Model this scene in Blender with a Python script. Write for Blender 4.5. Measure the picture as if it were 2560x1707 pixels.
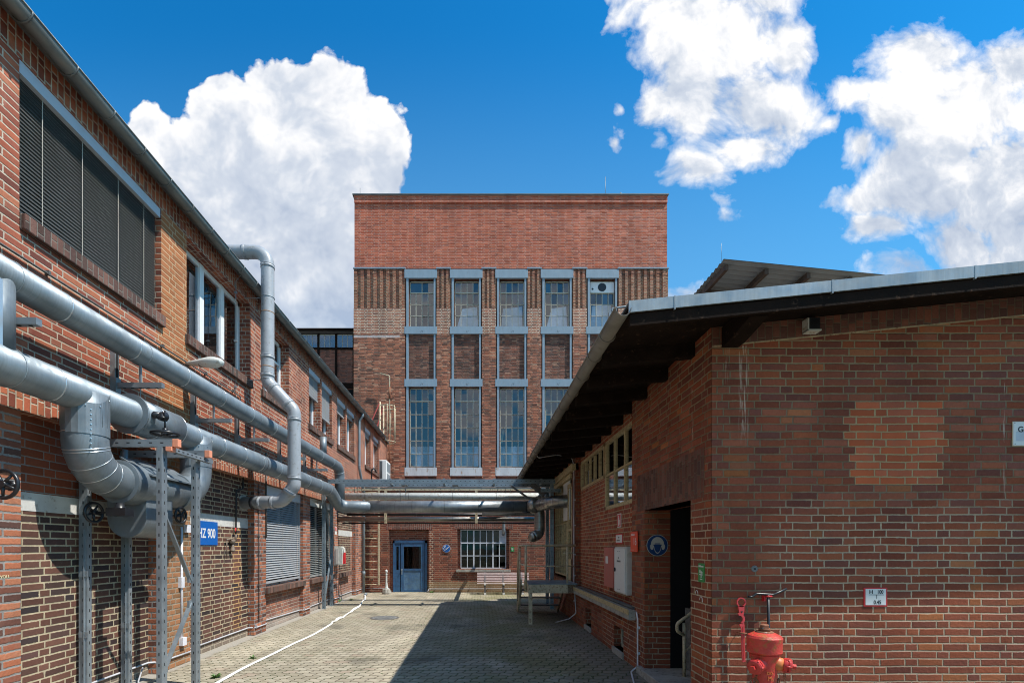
import bpy, bmesh, math, random
from mathutils import Vector, Matrix, Quaternion
R = math.radians
random.seed(7)
for o in list(bpy.data.objects): bpy.data.objects.remove(o)
S = bpy.context.scene
C = S.collection

# ------------------------------------------------------------------ camera
cam = bpy.data.cameras.new('camera'); co = bpy.data.objects.new('camera', cam); C.objects.link(co)
co.location = (0, 0, 1.8); co.rotation_euler = (R(90), 0, 0)
cam.sensor_width = 36; cam.lens = 17.0; cam.shift_x = 0.0336; cam.shift_y = 0.2002
cam.clip_start = 0.05; cam.clip_end = 2000
S.camera = co
S.view_settings.view_transform = 'Standard'; S.view_settings.look = 'None'
S.view_settings.exposure = 0.45; S.view_settings.gamma = 1.0
S.render.film_transparent = False
S.cycles.max_bounces = 5; S.cycles.transparent_max_bounces = 10; S.cycles.sample_clamp_indirect = 4
S.cycles.use_denoising = True; S.cycles.pixel_filter_type = 'BLACKMAN_HARRIS'; S.cycles.filter_width = 1.05; S.cycles.use_adaptive_sampling = True; S.cycles.adaptive_threshold = 0.025

# ------------------------------------------------------------------ sun
sdir = Vector((0.61, -0.20, 1.0)).normalized()
EL = math.asin(sdir.z); AZ = math.atan2(sdir.x, sdir.y)
sl = bpy.data.lights.new('sun', 'SUN'); sl.energy = 5.0; sl.angle = R(0.53); sl.color = (1.0, 0.955, 0.88)
so = bpy.data.objects.new('sun', sl); C.objects.link(so); so.location = (20, -20, 40)
so.rotation_euler = sdir.to_track_quat('Z', 'Y').to_euler()

# ------------------------------------------------------------------ node helpers
class NT:
    def __init__(s, tree): s.t = tree; s.n = tree.nodes; s.l = tree.links
    def node(s, ty, **kw):
        n = s.n.new(ty)
        for k, v in kw.items(): setattr(n, k, v)
        return n
    def put(s, sock, v):
        if v is None: return
        if isinstance(v, bpy.types.NodeSocket): s.l.new(v, sock)
        else:
            try: sock.default_value = v
            except Exception:
                if isinstance(v, (int, float)): sock.default_value = (v, v, v)
                elif len(v) == 3: sock.default_value = (*v, 1)
                else: raise
    def m(s, op, a, b=None, c=None, clamp=False):
        n = s.n.new('ShaderNodeMath'); n.operation = op; n.use_clamp = clamp
        s.put(n.inputs[0], a); s.put(n.inputs[1], b); s.put(n.inputs[2], c); return n.outputs[0]
    def v(s, op, a, b=None, c=None):
        n = s.n.new('ShaderNodeVectorMath'); n.operation = op
        s.put(n.inputs[0], a); s.put(n.inputs[1], b)
        if op == 'SCALE': s.put(n.inputs['Scale'], c)
        elif c is not None: s.put(n.inputs[2], c)
        return n.outputs['Value'] if op in ('LENGTH', 'DOT_PRODUCT', 'DISTANCE') else n.outputs[0]
    def xyz(s, x, y, z=0.0):
        n = s.n.new('ShaderNodeCombineXYZ'); s.put(n.inputs[0], x); s.put(n.inputs[1], y); s.put(n.inputs[2], z); return n.outputs[0]
    def sep(s, v):
        n = s.n.new('ShaderNodeSeparateXYZ'); s.put(n.inputs[0], v); return n.outputs
    def mix(s, f, a, b, bt='MIX'):
        n = s.n.new('ShaderNodeMix'); n.data_type = 'RGBA'; n.blend_type = bt
        s.put(n.inputs[0], f); s.put(n.inputs[6], a); s.put(n.inputs[7], b); return n.outputs[2]
    def lerp(s, f, a, b):
        n = s.n.new('ShaderNodeMix'); n.data_type = 'FLOAT'
        s.put(n.inputs[0], f); s.put(n.inputs[2], a); s.put(n.inputs[3], b); return n.outputs[0]
    def noise(s, vec, scale, detail=4, rough=0.55, dist=0.0, out=0):
        n = s.n.new('ShaderNodeTexNoise'); s.put(n.inputs['Vector'], vec); s.put(n.inputs['Scale'], scale)
        s.put(n.inputs['Detail'], detail); s.put(n.inputs['Roughness'], rough); s.put(n.inputs['Distortion'], dist)
        return n.outputs[out]
    def ss(s, x, lo, hi, a=0.0, b=1.0, kind='SMOOTHSTEP'):
        n = s.n.new('ShaderNodeMapRange'); n.interpolation_type = kind; n.clamp = True
        s.put(n.inputs[0], x); s.put(n.inputs[1], lo); s.put(n.inputs[2], hi); s.put(n.inputs[3], a); s.put(n.inputs[4], b); return n.outputs[0]
    def ramp(s, f, stops, interp='LINEAR'):
        n = s.n.new('ShaderNodeValToRGB'); r = n.color_ramp; r.interpolation = interp
        while len(r.elements) < len(stops): r.elements.new(0.5)
        for e, (p, c) in zip(r.elements, stops): e.position = p; e.color = (*c, 1)
        s.put(n.inputs[0], f); return n.outputs[0]

# ------------------------------------------------------------------ world: real sky with cumulus clouds, laid out by direction
W = bpy.data.worlds.new('World'); S.world = W; W.use_nodes = True
t = NT(W.node_tree); t.n.clear()
sky = t.node('ShaderNodeTexSky'); sky.sky_type = 'NISHITA'; sky.sun_disc = False
sky.sun_elevation = EL; sky.sun_rotation = AZ; sky.air_density = 1.0; sky.dust_density = 0.35; sky.ozone_density = 2.2
SKY_STR = 0.108
D = t.node('ShaderNodeTexCoord').outputs['Generated']
dx, dy, dz = t.sep(D)
ady = t.m('MAXIMUM', t.m('ABSOLUTE', dy), 0.12)
px = t.m('DIVIDE', dx, ady); pz = t.m('DIVIDE', dz, ady)
P = t.xyz(px, pz, 0)
hsv = t.node('ShaderNodeHueSaturation'); t.put(hsv.inputs['Color'], sky.outputs[0]); hsv.inputs['Saturation'].default_value = 1.35
blue = t.mix(1.0, t.v('SCALE', hsv.outputs[0], None, SKY_STR), (0.28, 1.32, 1.38, 1), 'MULTIPLY')
def pc(u, v): return ((u - 1194) / 1209, (1366 - v) / 1209)
blobs = [  # centre (image bearing), radii
 (430,570,150,150),(470,720,170,150),(830,235,130,120),(700,210,110,90),(560,270,110,110),(900,330,135,150),(640,360,200,170),(720,290,130,120),(800,380,150,120),(500,400,110,120),(365,320,70,62),(420,420,110,110),(760,520,260,220),
 (955,430,75,100),(620,620,240,220),(860,720,170,260),(965,380,65,70),(720,880,300,200),(940,520,80,70),(600,540,60,50),
 (1790,60,235,170),(1660,-60,200,160),(1900,-60,170,200),(1970,110,95,130),(1880,250,170,130),(1740,240,110,150),(1850,350,130,80),(1735,420,85,66),(1650,250,70,90),(1640,40,70,130),(1590,-20,60,60),
 (2310,140,140,100),(2440,240,190,150),(2350,320,210,150),(2180,490,140,52),(2320,450,190,140),(2480,480,190,210),(2090,490,75,30),(2400,600,130,110),(2560,620,170,200),(2130,240,90,50),(2200,560,110,60),(2150,380,60,60),
 (2265,675,120,60),(1545,345,42,66),(1549,262,26,26),(1655,350,34,50),(1815,545,50,34),(1700,735,130,62),(1800,505,44,26),(2530,170,130,110),(2060,300,70,32)]
n1 = t.noise(P, 4.2, 3, 0.5, 0.0, out=1)
wp = t.v('ADD', P, t.v('SCALE', t.v('SUBTRACT', n1, (0.5, 0.5, 0.5)), None, 0.12))
acc = None; KR = 1.14
for (u, v, ru, rv) in blobs:
    if u > 1450: ru, rv = ru * 1.10, rv * 1.10
    c = pc(u, v); wgt = min(1.0, (min(ru, rv) / 110)) ** .7
    q_ = t.v('MULTIPLY_ADD', wp, (1209 / ru / KR, 1209 / rv / KR, 0), (-c[0] * 1209 / ru / KR, -c[1] * 1209 / rv / KR, 0))
    e = t.m('MULTIPLY_ADD', t.v('LENGTH', q_), -wgt, wgt)
    if acc is None: acc = e
    else:
        n = t.n.new('ShaderNodeMath'); n.operation = 'SMOOTH_MAX'
        t.put(n.inputs[0], acc); t.put(n.inputs[1], e); n.inputs[2].default_value = 0.12; acc = n.outputs[0]
fba = t.ss(px, 0.22, 0.36, 0.55, 1.15)   # the nearer clouds on the right are torn into wisps
def billow(pv):
    vo = t.node('ShaderNodeTexVoronoi'); vo.feature = 'SMOOTH_F1'; t.put(vo.inputs['Vector'], pv); vo.inputs['Scale'].default_value = 6.0
    vo.inputs['Detail'].default_value = 3.0; vo.inputs['Roughness'].default_value = 0.62; vo.inputs['Lacunarity'].default_value = 2.3; vo.inputs['Smoothness'].default_value = 0.35
    return t.m('ADD', t.m('MULTIPLY', t.m('SUBTRACT', 0.45, vo.outputs['Distance']), 0.36), t.m('MULTIPLY', t.m('SUBTRACT', t.noise(pv, 6.0, 9, 0.68), 0.5), fba))
b0 = billow(wp); b1 = billow(t.v('ADD', wp, (0.026, 0.045, 0)))
generic = t.m('SUBTRACT', t.noise(t.v('MULTIPLY', D, (1.0, 1.0, 1.7)), 2.3, 5, 0.6, 0.3), 0.50)   # the part of the sky the photo does not show
front = t.m('MULTIPLY', t.ss(dy, -0.05, 0.12), t.ss(t.m('ABSOLUTE', px), 1.5, 1.9, 1, 0))
d0 = t.lerp(front, generic, t.m('ADD', t.m('ADD', acc, b0), 0.05))
soft = t.ss(px, 0.20, 0.34, 0.075, 0.34)
alpha = t.m('MULTIPLY', t.m('DIVIDE', d0, soft, clamp=True), t.ss(pz, 0.28, 0.62, 0.78, 1.0))
big = t.noise(P, 2.6, 3, 0.5)
low = t.ss(pz, 0.45, 1.02, 1.0, 0.0)
depth = t.ss(acc, 0.08, 0.62)
shade = t.m('MULTIPLY', depth, t.m('MULTIPLY_ADD', low, 0.66, 0.20))
shade = t.m('ADD', shade, t.m('MULTIPLY', t.m('SUBTRACT', b1, b0), 1.5))
shade = t.m('ADD', shade, t.m('MULTIPLY', t.m('SUBTRACT', big, 0.56), 0.9), clamp=True)
ccol = t.ramp(shade, [(0.0, (0.76, 0.76, 0.76)), (0.13, (0.69, 0.70, 0.725)), (0.45, (0.49, 0.535, 0.61)), (1.0, (0.33, 0.39, 0.50))])
haze_low = t.ss(pz, 0.25, 1.12, 0.55, 0.0)
blue2 = t.mix(haze_low, blue, (0.19, 0.43, 0.66, 1))
skycol = t.mix(alpha, blue2, ccol)
bg = t.node('ShaderNodeBackground'); t.put(bg.inputs[0], skycol); bg.inputs[1].default_value = 1.0
wo = t.node('ShaderNodeOutputWorld'); t.l.new(bg.outputs[0], wo.inputs[0])
W.cycles.sampling_method = 'MANUAL'; W.cycles.sample_map_resolution = 512

# ------------------------------------------------------------------ materials
def mat(name):
    m = bpy.data.materials.new(name); m.use_nodes = True; q = NT(m.node_tree)
    b = m.node_tree.nodes['Principled BSDF']; return m, q, b
def P_pos(q): return q.node('ShaderNodeNewGeometry')
def simple(name, col, rough=0.6, metal=0.0, var=0.12, scale=6.0, bump=0.0, dirt=None, dirt_amt=0.4, spec=None, streak=False):
    m, q, b = mat(name)
    g = P_pos(q); pos = g.outputs['Position']
    pv = q.v('MULTIPLY', pos, (1, 1, 0.25)) if streak else pos
    n = q.noise(pv, scale, 6, 0.6)
    c = q.mix(q.ss(n, 0.25, 0.75), tuple(x * (1 - var) for x in col), tuple(min(1, x * (1 + var)) for x in col))
    if dirt:
        n2 = q.noise(pv, scale * 2.7, 7, 0.65)
        c = q.mix(q.ss(n2, 0.62 - dirt_amt * 0.35, 0.75 - dirt_amt * 0.2), c, dirt)
    q.put(b.inputs['Base Color'], c); b.inputs['Roughness'].default_value = rough; b.inputs['Metallic'].default_value = metal
    q.put(b.inputs['Roughness'], q.ss(n, 0.2, 0.8, rough * 0.85, min(1, rough * 1.15)))
    if spec is not None: b.inputs['Specular IOR Level'].default_value = spec
    if bump:
        bp = q.node('ShaderNodeBump'); bp.inputs['Strength'].default_value = bump; bp.inputs['Distance'].default_value = 0.01
        q.put(bp.inputs['Height'], q.noise(pos, scale * 9, 5, 0.6)); q.l.new(bp.outputs[0], b.inputs['Normal'])
    return m

def brick(name, colors, mortar, h=0.077, w=0.13, mw=0.012, wob=0.006, bump=0.6, soldier=False, soot=None, soot_amt=0.3,
          bloom=None, rough_edge=0.004, zones=(), patches=(), zoff=0.0, uoff=0.0, rough_face=0.35, chips=0.0, drips=()):
    m, q, b = mat(name)
    g = P_pos(q); pos = g.outputs['Position']; x, y, z = q.sep(pos)
    nx, ny, nz = q.sep(g.outputs['True Normal'])
    isx = q.m('GREATER_THAN', q.m('ABSOLUTE', nx), 0.7)
    isz = q.m('GREATER_THAN', q.m('ABSOLUTE', nz), 0.7)
    u = q.lerp(isx, x, y); vv = q.lerp(isz, z, y)
    u0, v0 = u, vv
    if soldier: u, vv = vv, u
    u = q.m('ADD', u, uoff); vv = q.m('ADD', vv, zoff)
    wv = q.xyz(u, vv, q.m('MULTIPLY', isx, 7.3))
    nz1 = q.noise(wv, 2.2, 2, 0.5, out=1); s1 = q.sep(nz1)
    nz2 = q.noise(wv, 26, 2, 0.6, out=1); s2 = q.sep(nz2)
    uu = q.m('ADD', u, q.m('ADD', q.m('MULTIPLY', q.m('SUBTRACT', s1[0], .5), wob * 2), q.m('MULTIPLY', q.m('SUBTRACT', s2[0], .5), rough_edge)))
    ww = q.m('ADD', vv, q.m('ADD', q.m('MULTIPLY', q.m('SUBTRACT', s1[1], .5), wob * 2), q.m('MULTIPLY', q.m('SUBTRACT', s2[1], .5), rough_edge)))
    r = q.m('DIVIDE', ww, h); row = q.m('FLOOR', r); fv = q.m('SUBTRACT', r, row)
    par = q.m('FLOORED_MODULO', row, 2.0)
    wn = q.node('ShaderNodeTexWhiteNoise'); wn.noise_dimensions = '1D'; q.put(wn.inputs['W'], row)
    off = q.m('ADD', q.m('MULTIPLY', par, 2.5), q.m('MULTIPLY', q.m('SUBTRACT', wn.outputs[0], .5), 0.16))
    X = q.m('ADD', q.m('DIVIDE', uu, w), off); cell = q.m('FLOOR', q.m('DIVIDE', X, 5.0)); p = q.m('SUBTRACT', X, q.m('MULTIPLY', cell, 5.0))
    g2 = q.m('GREATER_THAN', p, 2.0); g4 = q.m('GREATER_THAN', p, 4.0)
    idx = q.m('ADD', q.m('MULTIPLY', cell, 3.0), q.m('ADD', g2, g4))
    dxx = q.m('MULTIPLY', q.m('MINIMUM', q.m('MINIMUM', p, q.m('ABSOLUTE', q.m('SUBTRACT', p, 2.0))), q.m('MINIMUM', q.m('ABSOLUTE', q.m('SUBTRACT', p, 4.0)), q.m('SUBTRACT', 5.0, p))), w)
    dvv = q.m('MULTIPLY', q.m('MINIMUM', fv, q.m('SUBTRACT', 1.0, fv)), h)
    d = q.m('MINIMUM', dxx, dvv)
    d = q.m('SUBTRACT', d, q.m('MULTIPLY', q.ss(q.noise(wv, 17, 3, 0.7), 0.50, 0.72), mw * 0.32))
    if chips:
        d = q.m('SUBTRACT', d, q.m('MULTIPLY', q.ss(q.noise(wv, 60, 3, 0.6), 0.5, 0.8), chips))
    bm = q.ss(d, mw * 0.5 - 0.0016, mw * 0.5 + 0.0022)
    wn2 = q.node('ShaderNodeTexWhiteNoise'); wn2.noise_dimensions = '3D'; q.put(wn2.inputs['Vector'], q.xyz(idx, row, isx))
    rnd = wn2.outputs['Value']; rc = q.sep(wn2.outputs['Color'])
    bc = q.ramp(rnd, colors)
    face = q.noise(q.v('MULTIPLY', q.xyz(u, vv, rnd), (1, 1, 13)), 34, 4, 0.66)
    bc = q.mix(q.ss(face, 0.25, 0.8, 0.0, 0.45), bc, q.v('SCALE', bc, None, 0.55))
    bc = q.v('SCALE', bc, None, q.ss(rc[1], 0, 1, 0.82, 1.16, 'LINEAR'))
    mc = q.mix(q.ss(q.noise(wv, 9, 6, 0.65), 0.3, 0.75), q.v('SCALE', mortar if isinstance(mortar, tuple) else mortar, None, 0.68), mortar)
    cen = q.m('ADD', q.m('MULTIPLY', cell, 5.0), q.m('ADD', 1.0, q.m('ADD', q.m('MULTIPLY', g2, 2.0), q.m('MULTIPLY', g4, 1.5))))
    xc = q.m('MULTIPLY', q.m('SUBTRACT', cen, off), w); zc = q.m('MULTIPLY', q.m('ADD', row, .5), h)
    for (a0, a1, c0, c1, col, mcol) in patches:   # whole bricks replaced
        mk = q.m('MULTIPLY', q.m('MULTIPLY', q.m('GREATER_THAN', xc, a0), q.m('LESS_THAN', xc, a1)), q.m('MULTIPLY', q.m('GREATER_THAN', zc, c0), q.m('LESS_THAN', zc, c1)))
        bc = q.mix(mk, bc, q.mix(rnd, tuple(k * .8 for k in col), tuple(k * 1.2 for k in col))); mc = q.mix(mk, mc, mcol)
    if soot:
        sn = q.noise(q.v('MULTIPLY', wv, (1, 0.7, 1)), 0.9, 9, 0.68)
        bc = q.mix(q.ss(sn, 0.62 - soot_amt * .4, 0.78, 0, 0.85), bc, soot); mc = q.mix(q.ss(sn, 0.62 - soot_amt * .4, 0.8, 0, 0.6), mc, soot)
    if bloom:   # lime bloom and washed spots
        bn = q.noise(q.v('MULTIPLY', wv, (1.4, 0.6, 1)), 2.6, 9, 0.72)
        bc = q.mix(q.ss(bn, 0.56, 0.78, 0, 0.5), bc, bloom)
    zn = q.noise(wv, 3.5, 7, 0.65)
    for (a0, a1, c0, c1, col, amt, mcol, mamt, soft) in zones:
        jit = q.m('MULTIPLY', q.m('SUBTRACT', zn, .5), soft * 2.5)
        uu2 = q.m('ADD', u0, jit); vv2 = q.m('ADD', v0, jit)
        mk = q.m('MULTIPLY', q.m('MULTIPLY', q.ss(uu2, a0 - soft, a0 + soft), q.ss(uu2, a1 - soft, a1 + soft, 1, 0)),
                 q.m('MULTIPLY', q.ss(vv2, c0 - soft, c0 + soft), q.ss(vv2, c1 - soft, c1 + soft, 1, 0)))
        if col: bc = q.mix(q.m('MULTIPLY', mk, amt), bc, q.mix(face, tuple(k * .75 for k in col), tuple(k * 1.3 for k in col)))
        if mcol: mc = q.mix(q.m('MULTIPLY', mk, mamt), mc, mcol)
    tone = q.ss(q.noise(q.v('MULTIPLY', wv, (1.0, 0.35, 1)), 1.1, 7, 0.62), 0.28, 0.74, 0.74, 1.18, 'LINEAR')
    fin = q.v('SCALE', q.mix(bm, mc, bc), None, tone)
    speck = q.ss(q.noise(wv, 75, 2, 0.5), 0.74, 0.80, 0, 0.5)
    fin = q.mix(speck, fin, (0.42, 0.36, 0.30, 1))
    if drips:
        dn = q.ss(q.noise(q.v('MULTIPLY', wv, (70, 3.5, 1)), 1.0, 4, 0.6), 0.50, 0.60)
        for (du, dw, da, db) in drips:
            mk = q.m('MULTIPLY', q.ss(q.m('ABSOLUTE', q.m('SUBTRACT', u0, du)), dw * .4, dw, 1, 0), q.m('MULTIPLY', q.ss(v0, da, da + .35), q.ss(v0, db, db + .02, 1, 0)))
            fin = q.mix(q.m('MULTIPLY', q.m('MULTIPLY', mk, dn), 0.6), fin, (0.58, 0.50, 0.40, 1))
    q.put(b.inputs['Base Color'], fin)
    q.put(b.inputs['Roughness'], q.ss(rc[2], 0, 1, 0.62, 0.95)); b.inputs['Specular IOR Level'].default_value = 0.3
    hgt = q.m('ADD', q.m('MULTIPLY', q.ss(d, mw * 0.25, mw * 0.9), 1.0), q.m('MULTIPLY', q.m('SUBTRACT', face, .5), rough_face))
    hgt = q.m('ADD', hgt, q.m('MULTIPLY', q.m('SUBTRACT', rc[0], .5), 0.35))
    bp = q.node('ShaderNodeBump'); bp.inputs['Strength'].default_value = bump; bp.inputs['Distance'].default_value = 0.008
    q.put(bp.inputs['Height'], hgt); q.l.new(bp.outputs[0], b.inputs['Normal'])
    return m

def metal(name, col, rough, streak=None, dirt=None, darker=0.7, metallic=0.85):
    m, q, b = mat(name); g = P_pos(q); pos = g.outputs['Position']
    n = q.noise(pos, 2.5, 6, 0.6)
    c = q.mix(q.ss(n, 0.3, 0.72), tuple(k * darker for k in col), col)
    if streak:
        n2 = q.noise(q.v('MULTIPLY', pos, streak), 1.0, 4, 0.7)
        c = q.mix(q.ss(n2, 0.35, 0.75, 0, 0.35), c, tuple(k * 0.45 for k in col))
    if dirt:
        c = q.mix(q.ss(q.noise(pos, 5, 8, 0.7), 0.52, 0.72, 0, 0.8), c, dirt)
    q.put(b.inputs['Base Color'], c); b.inputs['Metallic'].default_value = metallic
    q.put(b.inputs['Roughness'], q.ss(q.noise(pos, 7, 6, 0.65), 0.3, 0.7, rough * 0.75, rough * 1.3))
    bp = q.node('ShaderNodeBump'); bp.inputs['Strength'].default_value = 0.25; bp.inputs['Distance'].default_value = 0.004
    q.put(bp.inputs['Height'], q.noise(q.v('MULTIPLY', pos, streak or (1, 1, 1)), 1.0 if streak else 14, 4, 0.6)); q.l.new(bp.outputs[0], b.inputs['Normal'])
    return m

def glass(name, tint=(0.55, 0.6, 0.62), refl=1.7, rough=0.0, add=0.03):
    m = bpy.data.materials.new(name); m.use_nodes = True; q = NT(m.node_tree); q.n.clear()
    tr = q.node('ShaderNodeBsdfTransparent'); tr.inputs[0].default_value = (*tint, 1)
    gl = q.node('ShaderNodeBsdfGlossy'); gl.inputs['Roughness'].default_value = rough; gl.inputs['Color'].default_value = (.95, .97, 1, 1)
    g = P_pos(q)
    bp = q.node('ShaderNodeBump'); bp.inputs['Strength'].default_value = 0.06; bp.inputs['Distance'].default_value = 0.02
    q.put(bp.inputs['Height'], q.noise(g.outputs['Position'], 1.4, 2, 0.5)); q.l.new(bp.outputs[0], gl.inputs['Normal'])
    fr = q.node('ShaderNodeFresnel'); fr.inputs['IOR'].default_value = 1.52
    f = q.m('MULTIPLY_ADD', fr.outputs[0], refl, add, clamp=True)
    mx = q.node('ShaderNodeMixShader'); q.l.new(f, mx.inputs[0]); q.l.new(tr.outputs[0], mx.inputs[1]); q.l.new(gl.outputs[0], mx.inputs[2])
    o = q.node('ShaderNodeOutputMaterial'); q.l.new(mx.outputs[0], o.inputs[0]); return m

def flat(name, col, rough=0.5, metal_=0.0):
    m, q, b = mat(name); b.inputs['Base Color'].default_value = (*col, 1); b.inputs['Roughness'].default_value = rough; b.inputs['Metallic'].default_value = metal_; return m

red = [(0.0, (0.17, 0.052, 0.036)), (0.2, (0.27, 0.078, 0.047)), (0.45, (0.34, 0.095, 0.053)), (0.7, (0.39, 0.115, 0.060)), (0.9, (0.43, 0.15, 0.078)), (1.0, (0.23, 0.085, 0.062))]
M = {}
M['wall_left'] = brick('left wall brick', red, (0.53, 0.45, 0.35), h=0.0788, w=0.1315, mw=0.013, soot=(0.06, 0.035, 0.03), soot_amt=0.12, bloom=(0.36, 0.24, 0.19),
    zones=[(6.85, 7.62, 3.3, 6.95, (0.38, 0.155, 0.05), 0.55, (0.48, 0.30, 0.13), 0.6, 0.10)], rough_edge=0.006)
M['soldier_left'] = brick('left soldier course', red, (0.50, 0.43, 0.34), h=0.079, w=0.074, soldier=True, mw=0.013, soot=(0.05, 0.03, 0.03), soot_amt=0.25, zoff=0.01)
M['pier_left'] = brick('left pier brick', [(0, (0.10, 0.05, 0.04)), (.25, (0.26, 0.09, 0.055)), (.6, (0.42, 0.14, 0.07)), (1, (0.50, 0.20, 0.11))], (0.30, 0.28, 0.26), h=0.0788, w=0.1315,
    mw=0.017, rough_edge=0.014, rough_face=0.9, chips=0.008, soot=(0.05, 0.035, 0.03), soot_amt=0.35, bloom=(0.42, 0.27, 0.2),
    zones=[(6.8, 7.62, -.2, 3.2, (0.27, 0.15, 0.065), 0.6, (0.30, 0.22, 0.13), 0.6, 0.08)])
dark = [(0, (0.035, 0.026, 0.028)), (.2, (0.075, 0.042, 0.034)), (.5, (0.115, 0.050, 0.036)), (.8, (0.145, 0.066, 0.046)), (1, (0.085, 0.045, 0.042))]
M['panel_dark'] = brick('dark clinker infill', dark, (0.48, 0.40, 0.27), h=0.0788, w=0.1315, mw=0.015, rough_edge=0.003, bump=0.45, bloom=(0.19, 0.12, 0.09), zones=[(0, 30, -.1, .16, (0.26, 0.22, 0.17), .6, (0.38, 0.33, 0.26), .7, .10), (9.2, 9.5, .2, 2.2, None, 0, (0.48, 0.27, 0.08), .7, .05)])
M['panel_orange'] = brick('orange infill', [(0, (0.20, 0.055, 0.028)), (1, (0.30, 0.08, 0.036))], (0.26, 0.25, 0.23), h=0.088, w=0.142, mw=0.010, rough_edge=0.002, bump=0.3)
M['sill_brick'] = brick('rowlock sill', [(0, (0.06, 0.042, 0.036)), (.5, (0.13, 0.065, 0.05)), (1, (0.20, 0.10, 0.075))], (0.20, 0.18, 0.15), h=0.079, w=0.25, soldier=True, mw=0.010, rough_face=0.9)
M['brick_plinth'] = brick('window apron brick', [(0, (0.20, 0.09, 0.07)), (.6, (0.29, 0.125, 0.085)), (1, (0.36, 0.13, 0.07))], (0.40, 0.33, 0.27), h=0.0788, w=0.1315, mw=0.013, bloom=(0.42, 0.30, 0.25), rough_face=.6, zones=[(0, 30, -.1, .20, (0.33, 0.30, 0.26), .75, (0.38, 0.35, 0.30), .8, .10)])
M['gable'] = brick('gable brick', [(0, (0.18, 0.050, 0.031)), (.25, (0.235, 0.061, 0.032)), (.6, (0.285, 0.073, 0.034)), (.93, (0.32, 0.088, 0.038)), (.985, (0.40, 0.13, 0.045)), (1, (0.21, 0.068, 0.044))],
    (0.25, 0.165, 0.095), h=0.0757, w=0.126, mw=0.0125, wob=0.010, rough_edge=0.007, bump=0.85, rough_face=0.6, bloom=(0.30, 0.14, 0.09), soot=(0.10, 0.038, 0.026), soot_amt=0.05,
    patches=[(3.72, 4.66, 2.46, 3.16, (0.46, 0.105, 0.040), (0.44, 0.31, 0.16)), (3.9, 4.62, 3.16, 3.245, (0.46, 0.105, 0.040), (0.44, 0.31, 0.16))],
    zones=[(2.95, 5.5, .9, 2.2, None, 0, (0.54, 0.41, 0.28), .75, .22), (2.40, 9, -.1, .95, None, 0, (0.50, 0.385, 0.27), .6, .12), (2.5, 9, 3.3, 4.4, None, 0, (0.36, 0.28, 0.16), .5, .2)],
    drips=[(2.66, .06, 2.75, 3.80), (2.50, .025, 3.3, 3.78), (5.27, .015, 2.2, 3.5)])
M['gable_soldier'] = brick('gable soldier brick', [(0, (0.11, 0.05, 0.04)), (1, (0.22, 0.08, 0.05))], (0.17, 0.12, 0.08), h=0.0757, w=0.074, soldier=True, mw=0.009)
M['side_red'] = brick('recess brick', [(0, (0.22, 0.055, 0.030)), (.6, (0.33, 0.075, 0.034)), (1, (0.40, 0.10, 0.045))], (0.46, 0.34, 0.20), h=0.0757, w=0.126, mw=0.015, rough_edge=0.006)
tow_up = [(0, (0.33, 0.072, 0.038)), (.3, (0.43, 0.092, 0.045)), (.7, (0.50, 0.112, 0.052)), (1, (0.56, 0.15, 0.075))]
M['tower_up'] = brick('tower parapet brick', tow_up, (0.60, 0.42, 0.33), h=0.077, w=0.138, mw=0.011, rough_edge=0.012, rough_face=1.6, bump=1.0, bloom=(0.50, 0.24, 0.19))
M['tower'] = brick('tower old brick', [(0, (0.12, 0.05, 0.034)), (.25, (0.27, 0.09, 0.053)), (.6, (0.41, 0.13, 0.070)), (.9, (0.52, 0.20, 0.11)), (1, (0.54, 0.31, 0.20))], (0.24, 0.16, 0.11), h=0.077, w=0.138,
    mw=0.016, rough_edge=0.022, rough_face=2.0, bump=1.0, chips=0.012, soot=(0.07, 0.045, 0.035), soot_amt=0.42, bloom=(0.46, 0.30, 0.22),
    zones=[(-7, 10, 12.45, 13.75, (0.30, 0.11, 0.065), 0.35, (0.74, 0.64, 0.50), .85, 0.04), (-7, 10, 13.75, 15.3, (0.24, 0.095, 0.055), 0.35, (0.58, 0.46, 0.30), 0.55, 0.12),
           (-6.2, -3.9, 12.26, 12.36, (0.6, 0.56, 0.55), 0.7, (0.6, 0.56, 0.55), 0.8, 0.03)])
M['annex'] = brick('annex brick', [(0, (0.11, 0.038, 0.028)), (.3, (0.20, 0.058, 0.036)), (.7, (0.27, 0.078, 0.044)), (1, (0.34, 0.11, 0.06))], (0.33, 0.24, 0.17), h=0.0806, w=0.137, mw=0.014,
    rough_edge=0.012, rough_face=1.0, soot=(0.075, 0.035, 0.028), soot_amt=0.3, bloom=(0.38, 0.22, 0.16), chips=0.006,
    zones=[(-2.3, 2.6, -.1, 0.42, (0.27, 0.19, 0.10), 0.7, (0.34, 0.28, 0.18), 0.8, 0.1), (-1.95, -1.75, 0.1, 2.4, None, 0, (0.62, 0.50, 0.36), 0.8, 0.03)])
M['annex_soldier'] = brick('annex soldier', [(0, (0.12, 0.05, 0.04)), (1, (0.26, 0.085, 0.055))], (0.36, 0.28, 0.22), h=0.0806, w=0.07, soldier=True, mw=0.014)
M['tower_infill'] = brick('tower infill brick', [(0, (0.09, 0.045, 0.035)), (.3, (0.19, 0.07, 0.045)), (.7, (0.30, 0.10, 0.06)), (1, (0.42, 0.22, 0.14))], (0.18, 0.13, 0.10), h=0.077, w=0.138, mw=0.016, rough_edge=0.02, rough_face=2.0, bump=1.0, chips=0.01, soot=(0.045, 0.03, 0.025), soot_amt=0.6)
M['far'] = brick('far hall brick', [(0, (0.13, 0.055, 0.04)), (1, (0.38, 0.13, 0.08))], (0.24, 0.17, 0.13), h=0.08, w=0.13, mw=0.014, soot=(0.05, 0.035, 0.03), soot_amt=0.5)
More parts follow.
